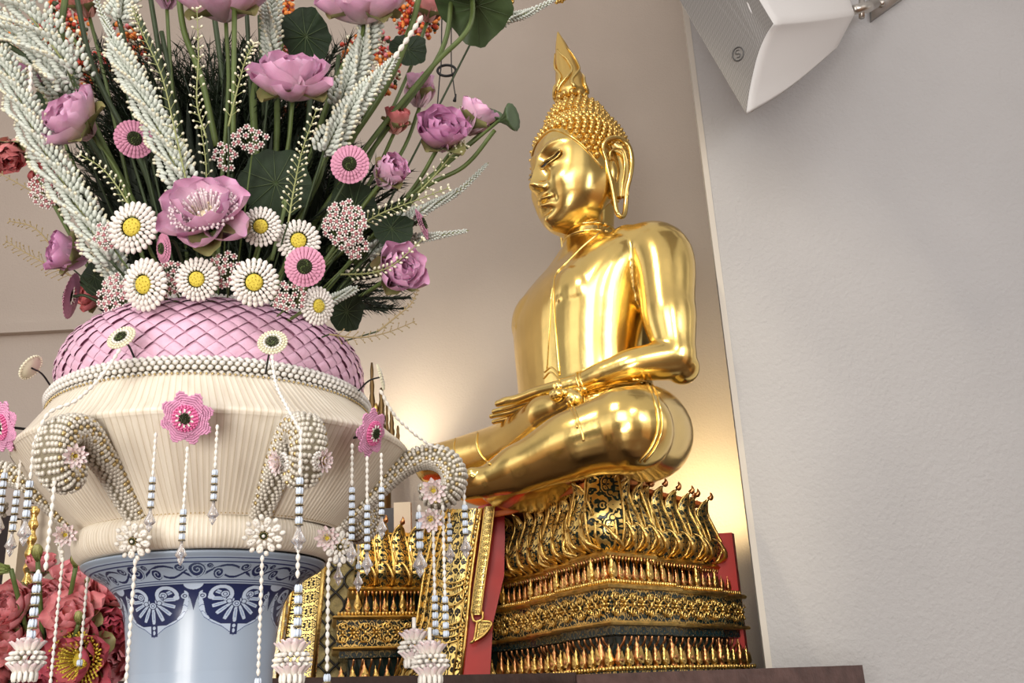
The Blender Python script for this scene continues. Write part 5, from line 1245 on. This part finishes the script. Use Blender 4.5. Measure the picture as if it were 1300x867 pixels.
    # red and orange blossom of a second arrangement farther back
    for k, (x, y, rx, ry, lab) in enumerate([(30, 62, 34, 40, 'red and orange blossom mass behind the corner spikes'), (85, 30, 26, 36, 'red blossom mass behind the salmon lotus at the top'), (118, 95, 22, 30, 'orange blossom mass behind the cupped lotus'), (360, 40, 16, 60, 'red blossom strip behind the paired bud spike'),
            (372, 165, 26, 40, 'orange red blossom mass showing under the mauve lotus'), (470, 82, 40, 44, 'red blossom mass behind the bead tail spike'), (527, 20, 30, 30, 'red blossom mass under the top edge beside the cord'), (160, 60, 24, 30, 'orange blossom mass between spike and spray')]):
        P = at(x, y, 1.75); q = mpp(P); T = thing('red_blossom_cluster', P, lab, 'flower', 'red blossoms behind the bouquet'); mb = MB(); rnd = random.Random(k)
        for _ in range(int(rx*ry/3.2)):
            a = rnd.random()*2*PI; u = math.sqrt(rnd.random()); c = (CR*u*math.cos(a)*rx+CU*u*math.sin(a)*ry+CF*rnd.uniform(-12, 12))*q; mb.sphere(c, rnd.uniform(1.6, 3.6)*q, rnd.choice((redb, redb, orang, crimson, orang, stem_d, budc)), 6, 4)
        part(mb, 'blossoms', T); stalk(T, [P, P.lerp(BASE, .5)+Vector((0, .05, 0)), BASE+Vector((0, .08, 0))], .004)
if want('F'): bouquet()
# ================================================================== strands, rosettes and tassels
def crystal(mb, c, s):
    mb.lathe([(.001, 1.0), (.12, .9), (.16, .55), (.5, -.15), (.30, -.35), (.22, -.42), (.30, -.5), (.02, -.95)], glass, 6, T=TM(c, None, s))
def crowns(mb, cm, P, k, r):
    """stack of fluted crown flowers with a thin cap between them"""
    for i, c in enumerate(P):
        for j in range(5):
            a = 2*PI*j/5; mb.sphere((c.x+r*.52*math.cos(a), c.y+r*.52*math.sin(a), c.z), (r*.46, r*.46, r*.98), crown_b, 6, 5)
        cm.lathe([(.001, .001), (r*1.08, 0), (r*1.0, .0012), (.001, .002)], capm, 10, c=(c.x, c.y, c.z-r*1.12))
GRP = 'hanging strands of white buds around the collar'
def hang(px, py, Y, y_bead, n_crown, label, drop=True, r=2.9, back=None, group=GRP, lead=None, after=0):
    """a strand that hangs plumb from (px, py); beads to row y_bead, then crown flowers, then a crystal"""
    P0 = at(px, py, Y); k = mpp(P0); T = thing('bud_strand', P0, label, 'flower strand', group); b_, cr, cp, gl = MB(), MB(), MB(), MB()
    L1 = (y_bead-py)*k*1.02
    Q = [Vector((0, 0, -L1*i/12)) for i in range(13)]
    if lead:
        Ld = bez([at(*p) for p in lead]+[P0], 8); Q2 = [q-P0 for q in Ld[:-1]]+Q
    else: Q2 = Q
    chain(b_, Q2, r*k, white_b); part(b_, 'bud_chain', T); st = MB(); st.tube(Q2, .35*k, wire_m, 4); 
    rc = 5.2*k*(r/2.9); z = -L1-rc*.8; C = []
    for i in range(n_crown): C.append(Vector((0, 0, z))); z -= rc*2.35
    if C: crowns(cr, cp, C, k, rc); part(cr, 'crown_flowers', T); part(cp, 'spacer_caps', T)
    if drop: crystal(gl, (0, 0, z-10*k), 19*k*(r/2.9)); part(gl, 'crystal_drop', T); z -= 24*k
    if after:
        a2 = MB(); chain(a2, [Vector((0, 0, z+6*k-after*k*i/8)) for i in range(9)], r*k, white_b); part(a2, 'lower_chain', T)
    st.tube([Vector((0, 0, -L1)), Vector((0, 0, z+10*k))], .35*k, wire_m, 4); part(st, 'thread', T); return T
def tassel(px, py, r, Y, label):
    P = at(px, py, Y); s = r*mpp(P); T = thing('lotus_tassel', P, label, 'flower tassel', 'pale lotus tassels closing the long strands'); a, b_ = MB(), MB(); rnd = random.Random(int(px))
    for z0, sg in ((.10, 1), (-1.05, 1)):
        for k, (n, al, L) in enumerate([(8, .35, .85), (9, .65, .85), (11, 1.0, .80)]):
            m_ = MB()
            for j in range(n): petal(m_, palepink, L*1.0, .46, al, 2*PI*(j+.5*k)/n, .3, -.25, tipw=.05, base=.12+.16*k)
            for v, f, uv in [(m_.v, m_.f, m_.uv)]:
                a.add(np.concatenate(v)+np.array([0, 0, z0]), f, palepink, UV=np.concatenate(uv))
    for k in range(3):
        for j in range(13):
            an = 2*PI*(j+.5*(k % 2))/13; b_.sphere((.74*math.cos(an)*(1.08 if k in (1, 2) else .9), .74*math.sin(an)*(1.12 if k == 1 else .98), .12-.25*k), (.24, .12, .12), white_b, 7, 5, T=Matrix.Rotation(an, 3, 'Z'))
    for j in range(12): an = 2*PI*j/12; b_.sphere((.55*math.cos(an), .55*math.sin(an), -1.05), (.13, .13, .3), white_b, 6, 5)
    Rm = Matrix.Rotation(.0, 3, 'Z'); part(settle(a, T, Rm, s), 'petals', T); part(settle(b_, T, Rm, s), 'bud_rows', T)
    th = MB(); th.tube([(0, 0, .5*s), (0, 0, 1.6*s)], .003, white_b, 6); part(th, 'thread', T); return T
def starflower(px, py, r, Y, ax, label):
    """beaded pink star: eight pointed woven outer petals, a deeper inner ring, white picot and dark centre"""
    P = at(px, py, Y); s = r*mpp(P); R = frame(sdir(*ax), .2); T = thing('pink_star_rosette', P, label, 'rosette', 'woven pink star rosettes on the collar rim'); o, i_, c = MB(), MB(), MB()
    for j in range(8):
        a0 = 2*PI*j/8; z0 = .05*(j % 2)
        for ri in range(7):
            q = .40+.085*ri; wd = .40*(1-((ri)/7.4)**1.9); n = max(1, int(wd/.042))
            for t in range(-n, n+1):
                x = t*wd/max(n, 1); M_ = Matrix.Rotation(a0, 3, 'Z'); p = M_@Vector((q-abs(x)*.35, x, z0+.07-.1*q)); o.sphere(p, (.052, .034, .04), gerb2, 5, 4, T=M_)
        V = [(.3, -.30, z0), (.3, .30, z0), (.68, .30, z0), (.98, 0, z0-.04), (.68, -.30, z0)]; o.add(V, [(0, 1, 2, 3, 4)], gerb2, Matrix.Rotation(a0, 4, 'Z'))
    for rr, n in ((.44, 24), (.38, 20), (.33, 18)):
        for j in range(n): a = 2*PI*j/n; i_.sphere((rr*math.cos(a), rr*math.sin(a), .14+(.5-rr)*.3), (.05, .04, .05), gerb3, 5, 4)
    i_.lathe([(.47, .06), (.44, .12), (.2, .18)], gerb3, 20)
    for j in range(10): a = 2*PI*j/10; c.sphere((.27*math.cos(a), .27*math.sin(a), .22), (.075, .045, .03), white_b, 6, 4, T=Matrix.Rotation(a, 3, 'Z'))
    for j in range(40):
        a = j*2.4; q = .19*math.sqrt(j/40); c.sphere((q*math.cos(a), q*math.sin(a), .24), (.035, .035, .05), cdark, 5, 4)
    part(settle(o, T, R, s), 'outer_petals', T); part(settle(i_, T, R, s), 'inner_ring', T); part(settle(c, T, R, s), 'centre', T)
    w_ = MB(); e = P+CF*.5*s; w_.tube([Vector(), (Vector((CX.x, CX.y, P.z-.01))-P)*.12], .002, wire_m, 5); part(w_, 'pin', T); return T
def snowflake(px, py, r, Y, ax, label):
    P = at(px, py, Y); s = r*mpp(P); R = frame(sdir(*ax), .1); T = thing('openwork_bud_star', P, label, 'rosette', 'openwork white bud stars at the collar neck'); p, c, g = MB(), MB(), MB()
    n = 8
    for j in range(n):
        a = 2*PI*j/n; M_ = Matrix.Rotation(a, 3, 'Z')
        for y_ in (-.17, .17):
            Rz = Matrix.Rotation(a+y_*1.2, 3, 'Z'); p.sphere(M_@Vector((.66, y_*1.2, 0)), (.22, .12, .12), white_b, 7, 5, T=Rz)
        p.sphere(M_@Vector((.92, 0, 0)), (.16, .13, .12), white_b, 7, 5, T=M_); p.sphere(M_@Vector((.38, 0, .05)), (.19, .10, .10), white_b, 7, 5, T=M_)
        M2 = Matrix.Rotation(a+PI/n, 3, 'Z'); p.sphere(M2@Vector((.82, 0, 0)), (.13, .15, .11), white_b, 6, 5, T=M2); p.sphere(M2@Vector((.50, 0, 0)), (.10, .13, .11), white_b, 6, 5, T=M2)
        g.sphere(M2@Vector((.66, 0, .05)), (.075, .075, .06), (rosy, cdark, goldbead)[j % 3], 6, 4)
    c.lathe([(.24, 0), (.22, .09), (.1, .13), (.001, .13)], cdark, 14); c.sphere((0, 0, .15), .085, pbead, 8, 6)
    for j in range(12): a = 2*PI*j/12; c.sphere((.2*math.cos(a), .2*math.sin(a), .1), .04, goldbead, 5, 4)
    part(settle(p, T, R, s), 'petals', T); part(settle(c, T, R, s), 'centre', T); part(settle(g, T, R, s), 'coloured_beads', T); return T
def lily(px, py, r, Y, ax, label):
    P = at(px, py, Y-.03); s = r*1.2*mpp(P); R = frame(sdir(*ax), .3); T = thing('water_lily_flower', P, label, 'flower', 'small pale water lilies on the scroll brackets'); p, c = MB(), MB()
    for k, (n, al, L) in enumerate([(7, .5, .75), (9, .95, .92), (9, 1.3, 1.0)]):
        for j in range(n): petal(p, palepink, L, .36, al, 2*PI*(j+.5*k)/n, .3, -.1, tipw=.05)
    c.lathe([(.02, .05), (.2, .2), (.25, .36), (.001, .38)], yellow, 12)
    for j in range(16): a = j*2.4; q = .24*math.sqrt(j/16); c.sphere((q*math.cos(a), q*math.sin(a), .40), (.05, .05, .09), yellow, 5, 4)
    part(settle(p, T, R, s), 'petals', T); part(settle(c, T, R, s), 'centre', T)
    b_ = MB()
    for j in range(14): a = 2*PI*j/14; b_.sphere((.52*math.cos(a), .52*math.sin(a), -.08), (.11, .11, .11), ring_w, 6, 4)
    for j in range(10): a = 2*PI*j/10; b_.sphere((.30*math.cos(a), .30*math.sin(a), -.12), (.12, .12, .12), ring_w, 6, 4)
    part(settle(b_, T, R, s), 'bead_cup', T); return T
def knob(px, py, r, Y, ax, foot, label):
    """beaded disc on a wire that holds up a strand"""
    P = at(px, py, Y); s = r*mpp(P); R = frame(sdir(*ax)); T = thing('beaded_disc', P, label, 'rosette', 'beaded discs on wires round the woven band'); p, c = MB(), MB()
    for k, (n, rr, z) in enumerate([(26, .92, 0), (22, .74, .06), (17, .56, .10)]):
        for j in range(n): a = 2*PI*(j+.5*(k % 2))/n; p.sphere((rr*math.cos(a), rr*math.sin(a), z), (.115, .10, .10), budc if k < 2 else white_b, 6, 4)
    p.lathe([(.001, -.04), (.9, -.04), (.9, 0), (.5, .04)], budc, 24)
    for j in range(50): a = j*2.4; q = .42*math.sqrt(j/50); c.sphere((q*math.cos(a), q*math.sin(a), .12), (.055, .055, .07), cdark if j % 5 else stem_m, 5, 4)
    part(settle(p, T, R, s), 'bead_rings', T); part(settle(c, T, R, s), 'centre', T); w = MB(); f = at(*foot); w.tube([q-P for q in bez([P-sdir(*ax)*s*.05, (P+f)/2+Vector((0, 0, .006)), f], 6)], .0014, wire_m, 6); part(w, 'wire', T); return T
def strands():
    knob(154, 428, 19, 1.23, (-.2, .62, .65), (174, 463, 1.285), 'beaded disc above the first scroll bracket, in front of the woven band')
    knob(346, 434, 19, 1.22, (.05, .55, .72), (337, 474, 1.275), 'beaded disc on the woven band above the middle scroll bracket')
    knob(483, 478, 17, 1.42, (.93, .25, -.12), (453, 498, 1.45), 'beaded disc seen nearly edge-on at the statue side of the band')
    knob(39, 466, 18, 1.36, (-.75, .45, -.2), (66, 492, 1.42), 'beaded disc seen from behind at the wall side of the collar')
    starflower(237, 530, 37, 1.185, (-.02, -.05, 1), 'pink star rosette full face on the front of the collar rim')
    starflower(471, 549, 34, 1.33, (.86, -.10, .42), 'pink star rosette turned aside on the collar rim towards the statue')
    starflower(6, 541, 36, 1.33, (-.62, -.05, .75), 'pink star rosette cut by the picture edge on the wall side')
    snowflake(169, 686, 25, 1.285, (-.15, -.1, .95), 'openwork white bud star at the foot of the first scroll bracket')
    snowflake(335, 679, 26, 1.30, (.1, -.1, 1), 'openwork white bud star at the foot of the middle scroll bracket')
    snowflake(76, 690, 22, 1.44, (-.8, -.1, .45), 'openwork white bud star seen aslant at the wall side neck')
    snowflake(430, 694, 24, 1.42, (.75, .2, .55), 'openwork white bud star seen aslant at the statue side neck')
    for a in [(94, 578, 16, 1.185, (.55, .05, .8), 'small water lily nested in the curl of the first scroll bracket'), (359, 586, 17, 1.17, (-.75, -.05, .6), 'small water lily facing left of the middle scroll bracket'.replace('left of', 'away from')),
              (405, 584, 16, 1.20, (.8, 0, .4), 'small water lily on the far cheek of the middle scroll bracket'), (551, 621, 17, 1.44, (.0, 0, 1), 'small water lily in the big curl beside the statue foot'),
              (547, 657, 16, 1.46, (.05, -.1, 1), 'small water lily just under the big curl beside the brocade panel'), (416, 682, 16, 1.36, (.1, .1, 1), 'small water lily at the statue side of the neck roll'), (83, 678, 15, 1.40, (.35, .1, .9), 'small water lily at the wall side of the neck roll')]: lily(*a)
    # scalloped strands over the collar, ending in long tassels
    hang(44, 560, 1.17, 610, 4, 'strand swung from the first beaded disc over the curl beside the small lily', lead=[(153, 442, 1.22), (128, 478, 1.20), (96, 508, 1.18), (62, 524, 1.165)])
    hang(382, 548, 1.14, 606, 5, 'strand swung from the middle disc over the middle scroll bracket', lead=[(345, 450, 1.215), (350, 486, 1.19), (364, 516, 1.16)], after=42)
    hang(588, 590, 1.50, 640, 4, 'thin strand drooping from the edge-on disc down to the brocade panel', lead=[(482, 494, 1.42), (504, 530, 1.44), (542, 562, 1.47), (572, 574, 1.49)], r=2.3)
    hang(198, 548, 1.19, 605, 4, 'strand under the full-face star rosette, nearest the first bracket', r=2.4)
    hang(238, 566, 1.18, 645, 4, 'longest middle strand under the full-face star rosette', r=2.4)
    hang(276, 538, 1.19, 596, 4, 'strand under the full-face star rosette, nearest the middle bracket', r=2.4)
    hang(447, 562, 1.30, 618, 7, 'strand under the turned star rosette, nearest the middle bracket', r=2.3)
    hang(466, 578, 1.31, 640, 6, 'strand at the centre under the turned star rosette', r=2.3)
    hang(484, 574, 1.33, 618, 4, 'strand under the turned star rosette, nearest the statue', r=2.2)
    hang(28, 570, 1.36, 622, 5, 'strand hanging wallward of the first scroll bracket', r=2.5)
    hang(8, 585, 1.38, 600, 5, 'strand at the picture edge under the cut star rosette', r=2.5)
    hang(70, 606, 1.17, 724, 0, 'long plain strand dropping from the curl of the first bracket', r=3.1, drop=False)
    hang(49, 722, 1.165, 728, 7, 'stack of crown flowers above the pale tassel by the red lotuses', r=3.3, drop=False)
    hang(80, 706, 1.43, 868, 0, 'thin strand below the wall side openwork star', r=2.4, drop=False)
    hang(112, 722, 1.52, 830, 1, 'thin strand with pear-shaped bud in front of the red lotuses', r=2.3, drop=False)
    hang(172, 708, 1.275, 878, 0, 'long strand below the openwork star of the first bracket, over the vase', r=2.9, drop=False)
    hang(333, 704, 1.295, 850, 1, 'long strand below the openwork star of the middle bracket, over the vase', r=2.7, drop=False)
    hang(379, 738, 1.17, 742, 6, 'stack of crown flowers above the pale tassel beside the vase', r=3.2, drop=False)
    hang(417, 712, 1.40, 846, 1, 'long double strand below the statue side openwork star', r=2.8, drop=False)
    hang(532, 640, 1.45, 650, 4, 'strand with large crystal inside the big curl', r=2.9)
    hang(550, 672, 1.47, 752, 5, 'long strand below the two small lilies to the twin tassels', r=2.4, drop=False)
    hang(562, 640, 1.44, 752, 5, 'long strand beside the twin tassels over the brocade panel', r=2.4, drop=False)
    hang(570, 650, 1.50, 664, 3, 'short crystal strand behind the big curl', r=2.0)
    hang(430, 690, 1.60, 708, 1, 'short crystal pendant in front of the lattice screen', r=2.0)
    hang(455, 690, 1.60, 715, 1, 'longer crystal pendant in front of the pedestal finials', r=2.0)
    hang(383, 728, 1.62, 800, 0, 'thin shaded strand behind the vase rim', r=2.0, drop=False)
    tassel(34, 832, 24, 1.165, 'pale lotus tassel hanging in front of the red lotuses'); tassel(371, 834, 25, 1.17, 'pale lotus tassel hanging beside the vase in front of the carved frame')
    tassel(526, 818, 21, 1.48, 'smaller rear tassel of the twin pair over the brocade panel'); tassel(546, 836, 24, 1.44, 'larger front tassel of the twin pair over the brocade panel')
    # cord with ring hanging by the bouquet
    T = thing('hanging_cord', at(567, 89, 1.62), 'black cord loop with a ring hanging beside the slim upright bud', 'cord'); O = T.location; c = MB()
    c.tube([p-O for p in bez([at(561, 20, 1.62), at(560, 80, 1.62), at(558, 100, 1.62), at(555, 138, 1.62)], 6)], .0012, wire_m, 6); c.tube([p-O for p in bez([at(573, 20, 1.62), at(573, 80, 1.62), at(575, 100, 1.62), at(578, 121, 1.62)], 6)], .0011, wire_m, 6)
    c.tube([at(579, 119, 1.62)-O, at(577, 128, 1.62)-O], [.001, .0035], wire_m, 6); c.tube([at(556, 136, 1.62)-O, at(551, 142, 1.62)-O], [.0025, .0015], wire_m, 6); part(c, 'cord', T)
    r = MB(); k = mpp(O); r.tube([(CR*11.5*math.cos(a)+CU*8.5*math.sin(a)+CF*6*math.sin(a))*k for a in np.linspace(0, 2*PI, 40)], 1.7*k, wire_m, 8, caps=False); part(r, 'ring', T)
    r = MB(); r.sphere((CR*.0+CU*67)*k, (5*k, 5*k, 4*k), wire_m, 8, 6); r.sphere((CR*1+CU*71)*k, (4*k, 4*k, 4*k), budc, 8, 6); part(r, 'clasp', T)
def background():
    # dark stepped spire ornament behind the collar
    T = thing('spired_ornament', at(488, 560, 5.3), 'dark gilded ornament with pointed spires behind the collar rim', 'ornament'); O = T.location; brz = mat('dark_bronze', (.16, .10, .04), .4, .7)
    for x, y0, y1, w in ((472, 460, 600, 6), (484, 492, 600, 8), (497, 520, 600, 6), (505, 540, 600, 5), (477, 512, 600, 10), (491, 512, 600, 4)):
        m_ = MB(); k = mpp(at(x, y1, 5.3)); n = 14; P = [at(x+1, y1, 5.3).lerp(at(x, y0, 5.3), i/n)-O for i in range(n+1)]
        m_.tube(P, [w*k*(1.3-i/n)*(1.0 if i % 2 else .72)+.0004 for i in range(n+1)], brz if x != 477 else leafg, 8); part(m_, 'spire', T)
    m_ = MB(); q = at(488, 598, 5.3); m_.lathe([(.07, -q.z), (.06, -q.z+.05), (.035, -q.z+.1), (.035, -.10), (.06, -.05), (.07, -.02), (.06, .0), (.001, .02)], brz, 12, c=tuple(q-O)); part(m_, 'base', T)
    # ivory blocks and gilt post seen through the strands
    def slab(name, lab, x0, x1, y0, y1, Y, M, cat='panel'):
        a, b_ = at(x0, y0, Y), at(x1, y0, Y); z1 = (a.z+b_.z)/2; m_ = MB(); m_.box((min(a.x, at(x0, y1, Y).x), Y, 0), (b_.x, Y+.06, z1), M); return tag(m_.build(name, None, False), lab, cat)
    iv = mat('ivory_paint', (.72, .62, .48), .6); bk = mat('black_lacquer', (.02, .012, .012), .3)
    slab('ivory_board', 'ivory board between the gilt post and the collar on the wall side', 42, 66, 642, 760, 2.5, iv); slab('ivory_board', 'ivory board at the wall side of the gilt post', 12, 27, 660, 760, 2.55, iv); slab('lacquer_board', 'black lacquered board at the picture edge by the red lotuses', -30, 14, 655, 760, 2.6, bk)
    P = at(36, 720, 2.45); k = mpp(P); T = thing('gilt_post', P, 'twisted gilt post between two ivory boards', 'post'); m_ = MB()
    m_.lathe([((5+1.6*math.sin(i*1.1))*k, (-60+i*3.2)*k) for i in range(44)], leafg, 14); part(m_, 'shaft', T)
    m_ = MB(); m_.lathe([(7*k, 82*k), (9*k, 86*k), (6*k, 92*k), (.001, 104*k)], leafg, 14); part(m_, 'cap', T)
    ivb = slab('ivory_block', 'small ivory block standing above the petals beside the big curl', 500, 521, 637, 668, 5.0, iv)
    bb = slab('dark_niche_board', 'black board behind the small ivory block', 468, 500, 645, 690, 5.15, bk)
    # red and coral lotuses in a second vase
    V = thing('flower_bowl', at(60, 905, 2.3), 'dark bowl that holds the red lotuses beside the vase', 'bowl'); m_ = MB(); m_.lathe([(.05, -.10), (.10, -.06), (.17, .0), (.20, .05), (.19, .05), (.15, .0), (.001, -.04)], bk, 28); part(m_, 'body', V)
    m_ = MB(); z = -V.location.z; m_.lathe([(.12, z), (.10, z+.03), (.03, z+.08), (.03, -.14), (.06, -.095), (.001, -.09)], woodm, 20); part(m_, 'foot', V)
    for x, y, r, Y, ax, op, M, lab in [(20, 772, 42, 2.2, (-.2, .4, .7), .35, coral, 'coral lotus at the picture edge beside the crown flowers'), (62, 762, 36, 2.25, (.1, .5, .7), .30, coral, 'coral lotus behind the long plain strand'),
            (98, 738, 36, 2.3, (.1, .9, .3), .55, coral, 'coral lotus under the openwork star on the wall side'), (138, 752, 40, 2.25, (.5, .5, .5), .40, coral, 'coral lotus against the vase shoulder'),
            (92, 782, 38, 2.15, (-.1, .6, .7), .75, coral, 'open coral lotus with yellow centre under the pear-shaped bud'), (98, 838, 48, 2.15, (-.1, .2, .95), .85, crimson, 'large crimson lotus with olive centre at the bottom'),
            (140, 795, 34, 2.2, (.4, .1, .8), .45, crimson, 'crimson lotus tucked under the vase shoulder lotus'), (128, 835, 42, 2.25, (.6, -.2, .6), .6, coral, 'ruffled coral lotus lowest beside the vase foot'),
            (15, 812, 38, 2.2, (-.1, .5, .8), .8, coral, 'open coral lotus with yellow centre beside the pale tassel'), (50, 720, 26, 2.35, (.2, 1, .2), .3, coral, 'small coral lotus topmost beside the gilt post'), (62, 860, 40, 2.2, (-.1, .0, .9), .5, crimson, 'crimson lotus at the bottom edge beside the tassel'), (8, 858, 34, 2.25, (-.2, .0, .9), .5, salmon, 'dull salmon lotus in the bottom corner')]:
        lo = lotus(x, y, r, Y, ax, op, M, lab, 'red lotuses beside the vase', stem=False, centre=yellow); e = V.location+Vector((random.uniform(-.08, .08), random.uniform(-.08, .08), 0)); stalk(lo, [lo.location, lo.location.lerp(e, .5), e], .005)
    for x, y, r, lab, M in [(14, 722, 30, 'large green lotus bud lying over the red lotuses', bud_green), (48, 712, 20, 'green yellow bud beside the gilt post', bud_green), (96, 720, 18, 'pale green bud under the wall side openwork star', bud_green), (100, 792, 16, 'pear-shaped green bud in front of the open coral lotus', bud_green)]:
        P = at(x, y, 2.12); s = r*mpp(P); A = sdir(-.8, .1, .4) if r == 30 else sdir(.1, .9, .3); T = thing('lotus_bud', P, lab, 'flower bud', 'green buds among the red lotuses'); m_ = MB()
        for k, (n, al, L) in enumerate([(4, .30, 1.0), (5, .42, .98), (5, .5, .9)]):
            for j in range(n): petal(m_, M, L*1.3, .72, al, 2*PI*(j+.5*k)/n, .5, -.75, tipw=.05)
        part(settle(m_, T, frame(A), s), 'petals', T); e = V.location; stalk(T, [P, P.lerp(e, .5), e], .005)
    mb = MB(); rnd = random.Random(5)
    for k in range(90):
        a = V.location+Vector((rnd.uniform(-.1, .1), rnd.uniform(-.1, .1), 0)); e = at(rnd.uniform(-10, 150), rnd.uniform(730, 860), 2.35+rnd.uniform(-.05, .1)); Q = bez([a, a.lerp(e, .5)+Vector((0, .02, .03)), e], 5); w = (e-a).cross(CF).normalized()
        mb.grid([[q-w*ww, q+w*ww] for q, ww in zip(Q, np.interp(np.linspace(0, 1, len(Q)), [0, .5, 1], [.01, .028, .002]))], leafd)
    tag(mb.build('bowl_foliage'), 'dark leaves behind the red lotuses in the bowl', 'foliage', kind='stuff')
    # gilt ornament hanging from the ceiling, only its lowest leaves in view
    for x, y, lab in ((641, -6, 'gilt leaf pendant cut by the top edge above the cream spike'), (710, -8, 'gilt leaf pendant cut by the top edge above the statue spire')):
        P = at(x, y, 4.0); k = mpp(P); T = thing('gilt_pendant', P, lab, 'ornament', 'gilt pendants hanging from above'); m_ = MB(); rnd = random.Random(x)
        for j in range(16): a = 2*PI*j/16; m_.sphere(Vector((math.cos(a)*9*k, math.sin(a)*9*k, (-6+8*rnd.random())*k)), (3.4*k, 3.4*k, 5*k), leafg, 7, 5)
        m_.sphere((0, 0, 6*k), (8*k, 8*k, 8*k), leafg, 12, 8); part(m_, 'leaves', T); m_ = MB(); m_.tube([(0, 0, 10*k), (0, 0, 6.3-P.z)], .006, leafg, 6); part(m_, 'rod', T)
if want('T'): strands()
if want('G'): background()
